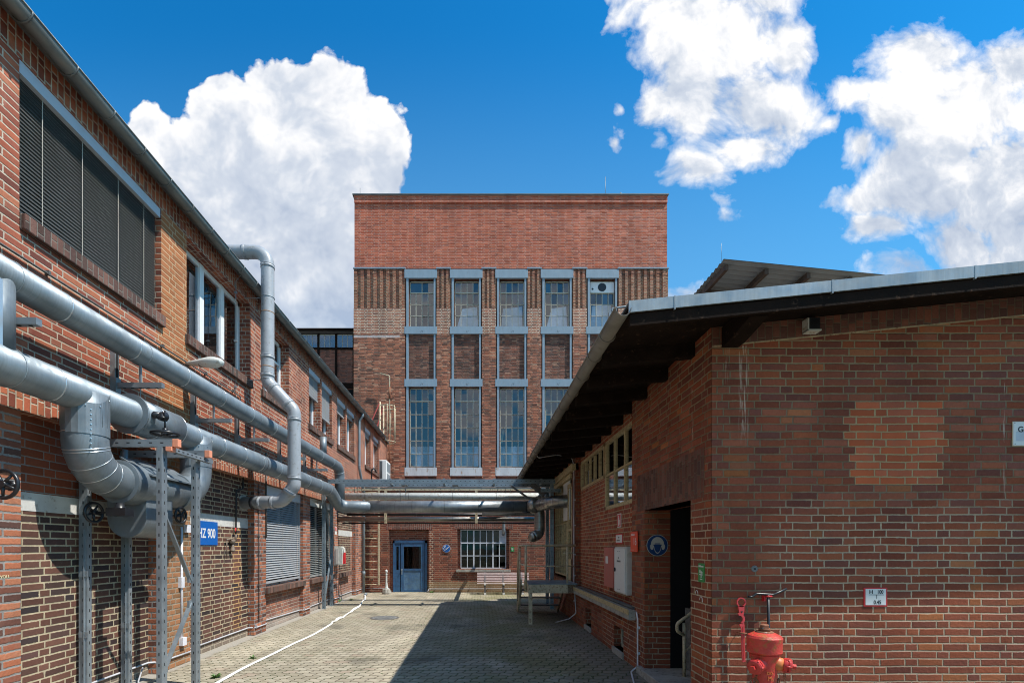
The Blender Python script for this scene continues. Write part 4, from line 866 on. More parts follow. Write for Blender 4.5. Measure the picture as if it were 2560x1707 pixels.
pl = l_.build('valve_loop', [M['alu'], M['seam']], t2)
v_ = MB(); v_.lathe([(.22, 0), (.252, .004), (.252, .29), (.22, .295)], (P2X, 5.60, LZ), (0, 1, 0), 44); v_.lathe([(.252, 0), (.252, .26), (.22, .265)], (P2X, 5.88, LZ), (0, 1, 0), 12, smooth=False)
v_.lathe([(.22, 0), (.245, .004), (.245, .22), (.21, .23)], (P2X, 6.66, LZ), (0, 1, 0), 44); v_.tube([(P2X, 6.1, LZ), (P2X, 6.7, LZ)], .226, 40)
v_.build('flange_cover', M['alu'], t2)
# U shaped body under the loop
un = [( .24 * math.cos(a), .24 * math.sin(a)) for a in [math.pi + math.pi * k / 24 for k in range(25)]]
ub = MB(); ub.prism([(-.24, .45)] + un + [(.24, .45)], (-4.25, 5.86, 2.15), (1, 0, 0), (0, 0, 1), -.50)
bdy = ub.build('valve_body_cover', M['alu'], t2, bevel=.006)
for f_ in (5.98, 6.2): MB().box(-4.012, -3.995, f_, f_ + .02, 2.44, 2.54).build('latch', M['iron'], bdy)
li = MB(); li.prism([(0, .19), (.30, .0), (.40, -.035), (.40, -.055), (.30, -.02), (0, .17)], (-4.30, 5.80, 2.70), (1, 0, 0), (0, 0, 1), -1.02); li.build('hood', M['alu'], t2)
def handwheel(name, c, axis, R_, m, parent, stem=0.15, spokes=5, ro=.016, label=None):
    w = MB(); ax = Vector(axis).normalized(); w.ring(c, ax, R_, ro, 36, 10)
    c = Vector(c); ref = Vector((0, 0, 1)) if abs(ax.z) < .9 else Vector((0, 1, 0)); a = ax.cross(ref).normalized(); b = ax.cross(a)
    for k in range(spokes):
        t_ = 2 * math.pi * k / spokes + .4; e = a * math.cos(t_) + b * math.sin(t_); w.tube([c + ax * -.012, c + e * R_], [.016, .010], 8)
    w.tube([c - ax * .03, c + ax * .035], R_ * .24, 16); w.tube([c, c + ax * stem], .012, 8)
    return w.build(name, m, parent)
w4 = handwheel('hand_wheel', (-3.80, 5.88, 3.17), (0, 0, 1), .145, M['black'], t2, stem=.28)
gb = MB(); gb.tube([(-3.80, 5.88, 3.18), (-3.80, 5.88, 3.24)], .028, 12); gb.lathe([(.05, 0), (.062, .02), (.05, .06), (.03, .09)], (-3.83, 5.88, 3.34), (0, 0, 1), 16); gb.lathe([(.04, 0), (.058, .015), (.058, .06), (.035, .08)], (-3.83, 5.85, 3.38), (.35, .9, 0), 14); gb.lathe([(.03, 0), (.045, .02), (.03, .1)], (-3.95, 5.88, 3.40), (1, 0, 0), 12)
gb.build('gear_box', M['black'], t2)
handwheel('hand_wheel', (-4.38, 5.52, 2.19), (1, -.15, 0), .11, M['black'], t2, stem=.28)
gb = MB(); gb.box(-4.20, -3.98, 5.46, 5.6, 2.15, 2.24).lathe([(.05, 0), (.065, .03), (.04, .12)], (-4.09, 5.53, 2.18), (0, 0, 1), 14); gb.build('gear_box', M['black'], t2)
handwheel('hand_wheel', (-3.99, 6.50, 2.22), (-1, .1, 0), .10, M['black'], t2, stem=.2)
wl = thing('wall_valve', (-4.21, 4.3, 2.35), 'black five spoked hand wheel in front of the pier at the left edge', 'valve')
handwheel('hand_wheel', (-4.21, 4.3, 2.355), (0, 1, 0), .122, M['black'], wl, stem=.10, ro=.017)
MB().tube([(-4.30, 4.44, 2.355), (-4.52, 4.46, 2.355)], .035, 14).lathe([(.04, 0), (.05, .02), (.04, .06)], (-4.25, 4.38, 2.355), (0, 1, 0), 16).build('valve_body', M['black'], wl)

# vent pipe
VY2 = 9.35
vp = fillet([(-6.4, VY2, 7.49), (-4.06, VY2, 7.49), (-4.06, VY2, 4.98), (-3.545, VY2, 4.42), (-3.545, VY2, 2.98), (-3.66, VY2 + .02, 2.82), (-3.80, VY2 + .05, 2.68), (-4.70, VY2 + .22, 2.66)], [.25, .2, .2, .15, .2, .22], 6)
tv = thing('vent_pipe', (-4, VY2, 0), 'thick grey plastic vent duct hooking over the eaves and bending back into the wall', 'pipe')
b_ = MB(); b_.tube(vp, .122, 36)
for (p, d_) in (((-4.06, VY2, 7.2), (0, 0, 1)), ((-4.50, VY2, 7.49), (1, 0, 0)), ((-4.06, VY2, 5.45), (0, 0, 1)), ((-4.06, VY2, 5.10), (0, 0, 1)), ((-3.95, VY2, 4.86), (.67, 0, -.73)), ((-3.66, VY2, 4.545), (.67, 0, -.73)), ((-3.545, VY2, 4.25), (0, 0, 1)), ((-3.545, VY2, 3.12), (0, 0, 1)), ((-3.64, VY2, 2.85), (.5, 0, .8)), ((-3.98, VY2 + .08, 2.665), (1, -.2, 0)), ((-4.25, VY2 + .13, 2.66), (1, -.2, 0))):
    p = Vector(p); d_ = Vector(d_).normalized(); b_.tube([p - d_ * .03, p + d_ * .03], .129, 36)
    b_.ring(p + d_ * .03, d_, .127, .007, 36, 6)
for z in (6.3, 5.25): b_.tube([(-4.06, VY2, z), (-4.06, VY2, z + .016)], .1235, 36, 1)
b_.build('pipe', [M['pvc'], M['pvc_b']], tv)
k_ = MB(); k_.tube([(-4.62, VY2 + .2, 2.66), (-4.655, VY2 + .21, 2.66)], .16, 30); k_.build('wall_collar', M['concrete'], tv)
MB().tube([(-4.42, VY2 + .16, 2.66), (-4.36, VY2 + .145, 2.66)], .128, 30).build('rubber_sleeve', M['rubber'], tv)
kk = MB(); 
for z in (5.02, 6.6): kk.ring((-4.06, VY2, z), (0, 0, 1), .126, .006, 30, 6).tube([(-4.18, VY2, z), (-4.52, VY2, z)], .006, 6)
kk.build('pipe_clamp', M['zinc_l'], tv)

# brackets carrying the pipes
def make_bracket(y, label):
    r = thing('wall_bracket', (-4.5, y, 3.8), label, 'bracket', 'galvanised brackets carrying the pipes on the wing')
    k = MB(); k.box(-4.52, -4.46, y - .035, y + .035, 3.62, 4.25).box(-4.462, -4.456, y - .018, y + .018, 3.64, 4.23, 1); k.build('rail', [M['galv'], M['slot']], r)
    k = MB(); k.box(-4.46, -3.89, y - .03, y + .03, 3.76, 3.82)
    for q_ in range(5): k.box(-4.38 + .1 * q_, -4.35 + .1 * q_, y - .008, y + .008, 3.755, 3.761, 1)
    k.box(-4.46, -4.44, y - .04, y + .04, 3.70, 3.88); k.build('arm', [M['galv'], M['slot']], r)
    k = MB()
    for dx_ in (0,): k.tube([(P2X + dx_, y, 3.55), (P2X + dx_, y, 4.06)], .006, 6)
    k.tube([(P2X, y - .012, 3.40), (P2X, y + .012, 3.40)], .0, 6) if False else None
    k.ring((P2X, y, P2Z), (0, 1, 0), P2R + .004, .004, 36, 6); k.build('hanger_rod', M['zinc_l'], r)
    k = MB(); k.ring((P1X, y, P1Z), (0, 1, 0), P1R + .004, .004, 36, 6).box(P1X - .012, P1X + .012, y - .012, y + .012, 3.82, 4.045); k.build('pipe_saddle', M['galv'], r)
    return r
labs = ['galvanised wall bracket nearest the camera, beside the short vertical pipe', 'galvanised wall bracket above the valve loop and flange cover', 'galvanised wall bracket under the street lamp head',
        'galvanised wall bracket just before the grey vent pipe', 'galvanised wall bracket just beyond the grey vent pipe', 'galvanised wall bracket nearest the pipe bridge']
for y, l in zip((4.29, 5.98, 7.64, 9.02, 10.94, 12.54), labs): make_bracket(y, l)

# street lamp on the wall
tl = thing('wall_lamp', (-4.5, 7.4, 4.6), 'grey street lamp head reaching out from the wall above the upper pipe', 'lamp')
MB().tube([(-4.56, 7.4, 4.56), (-4.3, 7.4, 4.60)], .022, 12).build('arm', M['iron'], tl)
hd = MB(); K = 12; prof = [(.022, 0), (.045, .06), (.06, .16), (.085, .26), (.105, .36), (.10, .46), (.07, .54), (.02, .575)]
hd.lathe(prof, (-4.46, 7.4, 4.60), (1, 0, .06), 24); o = hd.build('head', M['white_d'], tl)
for v in o.data.vertices: v.co.z = (v.co.z) * .72 if v.co.z > 0 else v.co.z * .8
MB().ring((-4.24, 7.4, 4.61), (1, 0, .06), .066, .006, 20, 6).build('strap', M['iron'], tl)
ck = MB(); cz = 4.66; pth = fillet([(-4.492, 1.5, cz), (-4.492, 9.16, cz - .02), (-4.492, 9.16, cz - .13)], [.03]); ck.tube(pth, .011, 8)
for y in (3.2, 5.06, 6.9, 8.0, 8.9): ck.box(-4.52, -4.475, y - .015, y + .015, cz - .022, cz + .022)
tag(ck.build('conduit', M['iron']), 'thin black conduit clipped along the brickwork below the upper windows', 'conduit')
ck = MB(); ck.tube([(-4.50, 8.86, 6.6), (-4.50, 8.86, 6.9)], .004, 6) if False else None
# conductor next to the vent pipe
lc = MB(); lc.tube([(-4.35, 8.98, 6.9), (-4.49, 8.98, 6.72), (-4.49, 8.98, 3.3)], .006, 6)
for z in (6.5, 5.6, 4.75): lc.box(-4.52, -4.47, 8.965, 8.995, z, z + .03)
tag(lc.build('lightning_conductor', M['zinc_l']), 'thin bright lightning conductor running down the wall beside the vent pipe', 'cable')

# steel support frame under the valve loop
def slotted(mb, p0, p1, w, d, up=(0, 1, 0), step=.11, faces=(1, 1)):
    mb.bar(p0, p1, w, d, 0, up); p0, p1 = Vector(p0), Vector(p1); L_ = (p1 - p0).length; dr = (p1 - p0).normalized(); up = Vector(up)
    if abs(dr.dot(up)) > .98: up = Vector((0, 1, 0))
    a = dr.cross(up).normalized(); b = a.cross(dr).normalized(); k = .06
    while k < L_ - .04:
        c = p0 + dr * k
        if faces[0]:
            for s_ in (-1, 1): mb.bar(c - dr * .018 + a * s_ * (w/2 + .0003), c + dr * .018 + a * s_ * (w/2 + .0003), .0012, .013, 1, up)
        if faces[1]:
            for s_ in (-1, 1): mb.bar(c - dr * .018 + b * s_ * (d/2 + .0003), c + dr * .018 + b * s_ * (d/2 + .0003), .013, .0012, 1, up)
        k += step
    return mb
sf = thing('pipe_support_frame', (-4.1, 5.95, 0), 'galvanised slotted steel frame with orange end caps standing under the valve loop', 'support frame')
G = [M['galv'], M['slot']]
for (x, y, zt) in ((-3.67, 5.62, 2.95), (-3.66, 6.28, 2.95)): slotted(MB(), (x, y, 0), (x, y, zt), .062, .10, step=.125).build('post', G, sf, bevel=.004)
for (x, y, zt) in ((-4.56, 5.62, 2.94), (-4.56, 6.28, 2.94)):
    k = slotted(MB(), (x, y, 0), (x, y, zt), .10, .062, step=.125)
    for zc in (.75, 1.45): k.box(x - .045, x + .06, y - .04, y - .032, zc, zc + .07)
    k.box(x + .01, x + .02, y - .045, y - .031, .1, 2.0, 0); k.build('post', G, sf, bevel=.004)
for y in (5.62, 6.28):
    slotted(MB(), (-4.62, y, 3.0), (-3.53, y, 3.0), .062, .085, (0, 0, 1), step=.13).build('beam', G, sf, bevel=.004)
    MB().box(-3.53, -3.462, y - .033, y + .033, 2.955, 3.045).build('end_cap', M['endcap'], sf, bevel=.004)
slotted(MB(), (-3.565, 5.66, 2.93), (-3.565, 6.46, 2.93), .06, .05, (0, 0, 1), step=.09).build('rail', G, sf)
MB().box(-3.60, -3.53, 5.575, 5.66, 2.905, 2.955).build('end_cap', M['endcap'], sf, bevel=.004)
slotted(MB(), (-3.70, 5.70, 2.19), (-3.70, 6.23, 1.36), .02, .05, (1, 0, 0), step=.05, faces=(0, 0)).build('brace', G, sf)
slotted(MB(), (-3.70, 6.24, 1.08), (-3.70, 5.70, .33), .02, .05, (1, 0, 0), step=.05, faces=(0, 0)).build('brace', G, sf)
for (y, z) in ((5.72, 2.16), (6.22, 1.39), (6.22, 1.06), (5.72, .36)): MB().box(-3.715, -3.685, y - .035, y + .035, z - .05, z + .05).build('gusset', M['galv'], sf)
MB().tube([(-4.30, 5.9, 2.0), (-4.30, 5.9, 2.98)], .03, 14).build('drop_pipe', M['galv'], sf)

# ------------------------------------------------------------------ pipe bridge across the yard
pb = thing('pipe_bridge', (-1.1, 14.4, 0), 'steel pipe bridge of slotted channels spanning the yard from the wing to the workshop', 'bridge')
GS = [M['galv_s'], M['slot']]
for (y,) in ((14.0,), (14.85,)): slotted(MB(), (-4.33, y, 3.69), (2.26, y, 3.69), .05, .12, (0, 0, 1), step=.135, faces=(1, 0)).build('beam', GS, pb)
for (x, y, zt) in ((-4.45, 14.0, 3.35), (-4.44, 14.7, 3.6)): slotted(MB(), (x, y, 0), (x, y, zt), .10, .05, step=.18).build('post', GS, pb)
for (x, y, zt) in ((2.15, 14.0, 3.62), (2.14, 14.85, 3.62)): slotted(MB(), (x, y, 0), (x, y, zt), .10, .06, step=.16).build('post', GS, pb)
MB().bar((-4.45, 14.02, 3.25), (-4.44, 14.68, 1.9), .04, .04).build('brace', GS, pb)
MB().bar((-4.44, 14.68, 1.6), (-4.45, 14.02, .15), .04, .04).build('brace', GS, pb)
MB().bar((2.15, 14.02, 2.6), (2.14, 14.83, .3), .04, .04).build('brace', GS, pb)
for x in (-4.2, -2.6, -1.0, .5, 1.9): MB().bar((x, 14.0, 3.70), (x, 14.85, 3.70), .05, .05).box(x - .03, x + .03, 14.38, 14.44, 3.72, 3.83).build('cross_bar', GS, pb)
MB().bar((1.0, 14.5, 3.62), (1.75, 14.5, 3.1), .09, .05).build('brace', M['iron'], pb)
MB().bar((1.55, 14.0, 3.62), (1.95, 14.0, 3.30), .16, .03, 0, (0, 1, 0)).build('brace', M['iron'], pb)
slotted(MB(), (1.78, 13.6, 3.38), (2.33, 13.6, 3.38), .05, .09, (0, 0, 1), step=.12, faces=(1, 0)).build('arm', GS, pb)
hr = MB()
for x in (-3.78, -3.68, -3.56, -2.30, -2.22, -2.13, -.72, -.60, .62, .72, .86, 1.0):
    hr.tube([(x, 14.3 if int(x * 100) % 2 else 14.85, 3.70), (x, 14.4 if int(x * 100) % 2 else 14.85, 3.10 if int(x * 100) % 2 else 3.45)], .008, 6)
for x in (-2.17, -.66): hr.box(x - .09, x + .09, 14.3, 14.5, 3.60, 3.63)
hr.build('hanger_rod', M['zinc'], pb)
rf_ = MB()
for x in (-2.95, -.04): rf_.box(x - .04, x + .04, 15.48, 15.54, 2.55, 3.62)
rf_.box(-4.5, 2.2, 15.5, 15.56, 3.60, 3.65); rf_.build('rusty_hanger', M['cream_m'], pb)
P3 = fillet([(-3.0, 14.4, 2.99), (1.55, 14.4, 2.99)], [.1])
tp = thing('bridge_pipe', (-1, 14.4, 2.99), 'big bright clad pipe lying across the yard on the bridge', 'pipe')
b_ = MB(); b_.tube([(-3.78, 14.46, 2.99), (1.62, 14.46, 2.99)], .182, 40)
for x in (-3.62, -3.5, -3.4, -3.3, -2.45, -1.95, -.98, 0.03, 1.05, 1.55): b_.tube([(x, 14.46, 2.99), (x + .008, 14.46, 2.99)], .185, 40, 1)
b_.build('pipe', [M['alu_x'], M['seam_d']], tp)
b_ = MB(); q_ = fillet([(1.60, 14.40, 2.99), (1.80, 14.0, 3.0), (1.98, 13.2, 3.0), (2.46, 12.62, 3.0)], [.3, .4], 6)
b_.lathe([(.18, -.02), (.235, 0), (.235, .05), (.17, .22)], (1.66, 14.2, 3.0), (.35, -.93, 0), 36); b_.tube(q_, .172, 36); seams(b_, q_, .172, .2, start=.3, wid=.006, up=.003); b_.build('workshop_bend', [M['alu_d'], M['seam_d']], tp)
b_ = MB(); q2 = fillet([(1.72, 14.25, 2.95), (1.82, 14.2, 2.80), (1.82, 14.2, 2.17), (1.60, 14.05, 2.08)], [.1, .2], 6); b_.tube(q2, .152, 32); seams(b_, q2, .152, .17, start=.3, wid=.006, up=.003)
b_.lathe([(.152, 0), (.14, .05), (.09, .10), (.01, .12)], (1.60, 14.05, 2.08), (-.85, -.5, -.1), 28); b_.build('drop_bend', [M['alu_d'], M['seam_d']], tp)
handwheel('hand_wheel', (1.42, 14.1, 2.80), (0, 0, 1), .10, M['black'], tp, stem=.3)
def strpipe(name, pts, r, m, label, rad=.2, extra=None):
    b = MB(); q = fillet(pts, rad) if len(pts) > 2 else [Vector(p) for p in pts]; b.tube(q, r, 28); seams(b, q, r, 1.4, start=.9, wid=.01, up=.003)
    return tag(b.build(name, [m, M['seam_d']]), label, 'pipe')
strpipe('steam_pipe', [(-4.5, 15.52, 3.41), (2.3, 15.52, 3.41)], .112, M['white_d'], 'pale wrapped pipe crossing the yard just above and behind the big bridge pipe')
strpipe('old_pipe', [(-4.5, 15.6, 2.69), (2.0, 15.6, 2.69)], .080, M['alu_d'], 'weathered brown grey pipe crossing below the big bridge pipe')
strpipe('thin_pipe', [(-4.3, 15.95, 2.86), (1.9, 15.95, 2.86)], .045, M['black'], 'thin black pipe crossing the yard behind the weathered one')
strpipe('bright_pipe', [(.3, 15.35, 2.86), (1.75, 15.35, 2.86)], .052, M['alu_x'], 'short thin bright pipe at the workshop end of the bridge')
strpipe('wooden_tray', [(-4.4, 15.75, 2.57), (1.9, 15.75, 2.57)], .028, M['black'], 'thin black line hanging lowest under the bridge')
strpipe('window_vent_pipe', [(.15, 15.5, 2.86), (1.02, 15.6, 2.86), (1.02, 18.98, 2.86), (1.02, 18.98, 2.36), (1.02, 19.22, 2.30)], .068, M['alu_x'], 'thin bright pipe dropping into the corner pane of the annex window', [.1, .1, .1])
# ------------------------------------------------------------------ things on the annex side
ld = thing('wall_ladder', (-4.15, 18.95, 0), 'rusty cream ladder fixed to the annex wall between drain pipe and blue door', 'ladder')
k = MB(); k.box(-4.47, -4.41, 18.9, 18.96, .22, 4.4).box(-3.90, -3.84, 18.9, 18.96, .3, 4.4); k.build('rail', M['cream_m'], ld)
k = MB()
for i in range(14): k.tube([(-4.44, 18.93, .32 + .3 * i), (-3.87, 18.93, .32 + .3 * i)], .014, 8)
k.build('rung', M['cream_m'], ld); MB().box(-4.2, -4.12, 18.95, 19.1, .5, .55).box(-4.2, -4.12, 18.95, 19.1, 2.2, 2.25).build('stay', M['rust_m'], ld)
cl = thing('caged_ladder', (-4.4, 23.6, 4), 'rusty caged ladder rising up the tower from the annex roof beside the eaves', 'ladder')
k = MB(); k.tube([(-4.68, 23.2, 4.1), (-4.68, 23.2, 8.75)], .035, 8).tube([(-4.62, 23.75, 4.1), (-4.62, 23.75, 8.75)], .035, 8); k.build('rail', M['cream_m'], cl)
k = MB()
for i in range(15): k.tube([(-4.68, 23.2, 4.4 + .29 * i), (-4.62, 23.75, 4.4 + .29 * i)], .012, 6)
k.build('rung', M['rust_m'], cl)
k = MB()
for z in (8.55, 6.85): k.tube([(-4.66, 23.12, z), (-4.3, 23.0, z), (-4.02, 23.2, z), (-3.98, 23.5, z), (-4.2, 23.8, z), (-4.6, 23.85, z)], .022, 6)
for (x, y) in ((-4.3, 23.0), (-4.0, 23.25), (-4.02, 23.6), (-4.28, 23.82)): k.tube([(x, y, 6.8), (x, y, 8.6)], .016, 6)
k.build('cage', M['cream_m'], cl)
MB().bar((-4.7, 23.2, 8.7), (-5.2, 22.6, 7.1), .04, .04).bar((-4.64, 23.7, 8.6), (-5.0, 23.2, 7.0), .04, .04).box(-5.2, -4.66, 23.1, 23.3, 7.0, 7.16).build('brace', M['redsteel'], cl)
sp_ = MB(); sp_.tube(fillet([(-4.36, 23.95, 4.1), (-4.36, 23.95, 10.25), (-4.85, 23.95, 10.38)], [.08]), .028, 8); sp_.tube([(-4.36, 23.95, 9.1), (-4.36, 23.95, 9.7)], .05, 8, 1); sp_.tube([(-4.36, 23.95, 5.5), (-4.36, 23.95, 7.4)], .03, 8, 1)
tag(sp_.build('standpipe', [M['cream_m'], M['rusty']]), 'tall rusty cream pipe on the tower wall with its top bent left', 'pipe')
ac = thing('air_conditioner', (-3.8, 19.9, 4.1), 'white outdoor air conditioning unit on the annex roof by the ladder', 'air conditioner')
k = MB(); k.box(-3.97, -3.68, 19.5, 20.4, 4.48, 5.3); k.build('housing', M['ac'], ac, bevel=.02)
k = MB()
for i in range(17): k.box(-3.955, -3.84, 19.49, 19.502, 4.55 + .042 * i, 4.575 + .042 * i)
k.build('side_grille', M['black'], ac)
k = MB(); k.box(-3.68, -3.672, 19.62, 20.3, 4.85, 5.22); k.box(-3.68, -3.672, 19.62, 20.3, 4.55, 4.78); k.build('fan_grille', M['zinc_l'], ac)
MB().box(-4.6, -3.6, 19.55, 19.6, 4.42, 4.47).box(-4.6, -3.6, 20.3, 20.35, 4.42, 4.47).box(-3.65, -3.6, 19.55, 20.35, 4.42, 4.47).box(-3.65, -3.6, 19.55, 19.6, 4.07, 4.42).box(-4.4, -4.35, 19.55, 19.6, 4.07, 4.42).build('stand', M['rusty'], ac)
MB().tube(fillet([(-4.3, 19.6, 4.5), (-4.3, 19.6, 4.9), (-4.2, 19.6, 5.0), (-4.1, 19.6, 4.8)], [.06, .06]), .03, 8).build('hose', M['black'], ac)
dp = MB(); dp.tube(fillet([(-4.31, 18.1, 6.80), (-4.31, 18.1, 6.68), (-4.43, 18.1, 6.5), (-4.43, 18.1, 4.75), (-4.40, 18.45, 4.2), (-4.40, 18.72, 3.9), (-4.42, 18.75, 3.6), (-4.42, 18.75, .02)], [.06, .08, .1, .1, .1, .1]), .05, 16)
dp.lathe([(.05, 0), (.07, .02), (.07, .1), (.05, .13)], (-4.42, 18.75, .72), (0, 0, 1), 16); dp.lathe([(.058, 0), (.058, .04)], (-4.43, 18.1, 4.8), (0, 0, 1), 16)
tag(dp.build('drain_pipe', M['galv_s']), 'zinc downpipe from the wing gutter to the ground in the far corner', 'pipe')
bo = MB(); bo.lathe([(.16, 0), (.17, .05), (.15, .17), (.13, .19)], (-3.48, 18.45, 0), (0, 0, 1), 8, 1, False); bo.lathe([(.10, .19), (.06, .25), (.035, .45), (.032, .72), (.042, .73), (.042, .76), (.028, .77), (.03, .80), (.05, .84), (.05, .88), (.02, .93)], (-3.48, 18.45, 0), (0, 0, 1), 18)
tag(bo.build('hydrant_post', [M['white_d'], M['concrete']]), 'small cream standpipe with ball top on a concrete foot left of the blue door', 'post')
# bench
be = thing('bench', (.98, 18.4, 0), 'pale slatted park bench in front of the annex window', 'bench')
k = MB()
for i in range(6): k.box(-.02, 1.98, 18.62 + .02 * i, 18.645 + .02 * i, .455 + .062 * i, .488 + .062 * i)
k.build('backrest', M['bench'], be)
k = MB()
for i in range(5): k.box(-.02, 2.0, 18.18 + .08 * i, 18.24 + .08 * i, .41 - .006 * i, .44 - .006 * i)
k.build('seat', M['bench'], be)
for x in (.28, .98, 1.7):
    k = MB(); k.box(x - .03, x + .03, 18.2, 18.26, 0, .40).box(x - .03, x + .03, 18.52, 18.58, 0, .40).box(x - .035, x + .035, 18.17, 18.6, .37, .405).bar((x, 18.58, .38), (x, 18.76, .82), .05, .03)
    k.box(x - .04, x + .04, 18.165, 18.2, .36, .42, 1).box(x - .04, x + .04, 18.16, 18.3, 0, .06, 1); k.build('leg', [M['bench_f'], M['w']], be)
# signs on the annex
sg = thing('smoking_area_sign', (-1.232, 19.08, 1.73), 'round blue sign with white cigarette between blue door and window', 'sign')
k = MB(); k.lathe([(.158, 0), (.158, .01)], (-1.232, 19.08, 1.73), (0, 1, 0), 40); k.build('plate', M['w'], sg); k = MB(); k.lathe([(.148, 0), (.148, .012)], (-1.232, 19.077, 1.73), (0, 1, 0), 40); k.build('disc', M['b'], sg)
k = MB(); k.bar((-1.26, 19.074, 1.68), (-1.13, 19.074, 1.80), .02, .03).bar((-1.305, 19.074, 1.64), (-1.275, 19.074, 1.667), .02, .03); k.tube(fillet([(-1.31, 19.073, 1.70), (-1.28, 19.073, 1.76), (-1.33, 19.073, 1.80), (-1.25, 19.073, 1.84)], [.02, .02]), .008, 6).tube([(-1.35, 19.073, 1.74), (-1.33, 19.073, 1.68)], .007, 6); k.build('symbol', M['w'], sg)
def greensign(name, o, ux, w_, h_, label, hdr=False):
    o = Vector(o); ux = Vector(ux); uz = Vector((0, 0, 1)); nn = ux.cross(uz)
    s_ = thing(name, o, label, 'sign'); MB().prism([(0, .01), (.01, 0), (w_ - .01, 0), (w_, .01), (w_, h_ - .01), (w_ - .01, h_), (.01, h_), (0, h_ - .01)], o, ux, uz, .006).build('plate', M['g'], s_)
    k = MB(); c = o + nn * .0065
    def rc(a, b, cc, d): k.prism([(a * w_, b * h_), (cc * w_, b * h_), (cc * w_, d * h_), (a * w_, d * h_)], c, ux, uz, .001)
    if hdr: rc(.08, .80, .9, .86); rc(.08, .88, .45, .90); sc_, zz = .72, .05
    else: sc_, zz = .9, .05
    rc(.2, zz + .45 * sc_, .75, zz + .52 * sc_); rc(.25, zz + .6 * sc_, .4, zz + .85 * sc_); rc(.45, zz + .25 * sc_, .58, zz + .75 * sc_); rc(.3, zz + .12 * sc_, .7, zz + .18 * sc_); rc(.62, zz + .58 * sc_, .72, zz + .7 * sc_)
    k.build('symbol', M['w'], s_); return s_
greensign('first_aid_sign', (1.31, 19.094, 1.61), (1, 0, 0), .135, .19, 'small green emergency sign right of the annex window')
# extinguisher box & sign on the wing
eb = thing('extinguisher_box', (-4.4, 15.4, 1.5), 'pale plastic extinguisher box with red front on the pier behind the bridge posts', 'box')
k = MB(); k.prism([(0, 0), (.26, .03), (.28, .40), (.26, .55), (.20, .60), (0, .60)], (-4.51, 15.18, 1.21), (1, 0, 0), (0, 0, 1), -.34); k.build('case', M['plastic'], eb, bevel=.012)
MB().box(-4.34, -4.228, 15.22, 15.5, 1.26, 1.62).build('red_panel', M['r'], eb); MB().box(-4.45, -4.36, 15.165, 15.18, 1.26, 1.74).build('side_panel', M['box_grey'], eb)
es = thing('fire_sign', (-4.51, 15.4, 2.3), 'small red fire sign above the extinguisher box on the wing', 'sign')
MB().box(-4.519, -4.512, 15.3, 15.5, 2.19, 2.44).build('plate', M['w'], es); MB().box(-4.512, -4.508, 15.32, 15.48, 2.30, 2.42).build('panel', M['r'], es); MB().box(-4.508, -4.506, 15.38, 15.43, 2.32, 2.40).build('symbol', M['w'], es)
# HZ 900
hz = thing('hz_sign', (-4.64, 8.3, 2.0), 'bright blue sign reading HZ 900 behind the steel frame post', 'sign')
MB().box(-4.646, -4.634, 7.93, 8.62, 1.83, 2.235).build('plate', M['b'], hz); text('HZ 900', (-4.6335, 8.02, 1.955), (0, 1, 0), (0, 0, 1), .225, M['w'], hz, sx=.74, off=.004)
# gas valve on the wing panel
gv = thing('wall_gas_valve', (-4.6, 9.2, 1.9), 'rusty bronze valve on a black pipe right of the blue HZ sign', 'valve')
k = MB(); k.tube(fillet([(-4.60, 9.48, 3.2), (-4.60, 9.48, 2.93), (-4.60, 9.22, 2.88), (-4.60, 9.20, 2.0)], [.05, .05]), .016, 10); k.tube([(-4.60, 9.2, 2.16), (-4.60, 9.2, 2.02)], .014, 10, 1); k.build('pipe', [M['rubber'], M['r']], gv)
k = MB(); k.lathe([(.02, 0), (.045, .02), (.05, .07), (.03, .10)], (-4.60, 9.02, 1.90), (0, 1, 0), 14).lathe([(.03, 0), (.05, .03), (.03, .1), (.012, .18)], (-4.60, 9.08, 1.70), (0, 0, 1), 12).tube([(-4.6, 8.85, 1.93), (-4.6, 9.22, 1.96)], .014, 8).tube([(-4.6, 9.2, 1.9), (-4.6, 9.2, 2.04)], .018, 8).ring((-4.57, 9.08, 1.94), (1, 0, 0), .04, .008, 16, 6).tube([(-4.6, 8.87, 1.93), (-4.6, 8.87, 1.58)], .009, 8); k.build('valve_body', M['brass'], gv)
# white conduit on the orange pier + ground conduits
wc = MB(); wc.tube([(-4.505, 7.36, .40), (-4.505, 7.36, 2.1)], .016, 10); wc.box(-4.52, -4.47, 7.30, 7.38, 1.18, 1.34).box(-4.52, -4.46, 7.32, 7.42, .3, .42).box(-4.52, -4.47, 7.44, 7.54, 2.02, 2.14)
tag(wc.build('conduit', M['cable_w']), 'white upright conduit with junction boxes on the orange stained pier', 'conduit')
gc = MB(); ys = [(1.5, XL + .02), (4.78, XL + .02), (4.82, XP + .02), (6.80, XP + .02), (6.86, XL + .02), (7.6, XL + .02), (7.65, XP + .02), (9.75, XP + .02), (9.82, XL + .02), (10.3, XL + .02), (10.36, XP + .05), (12.5, XP + .05), (12.56, XL + .02), (13.0, XL + .02), (13.1, XP + .05), (15.0, XP + .05), (15.05, XL + .02), (15.7, XL + .02), (15.75, XP + .02), (17.85, XP + .02), (17.95, XL + .02), (19.05, XL + .02)]
gc.tube([(x, y, .17 + .012 * math.sin(y * 2.3) + (.05 if 10.3 < y < 12.5 else 0)) for y, x in ys], .014, 8)
for y, x in ys[::2]: gc.box(x - .02, x + .02, y - .012, y + .012, .15, .22)
gc.tube([(-4.5, 6.5, .18), (-4.42, 6.3, .05), (-4.3, 6.15, .015), (-4.1, 6.1, .012)], .010, 8)
tag(gc.build('ground_conduit', M['cable']), 'grey conduit clipped low along the foot of the left wing', 'conduit')
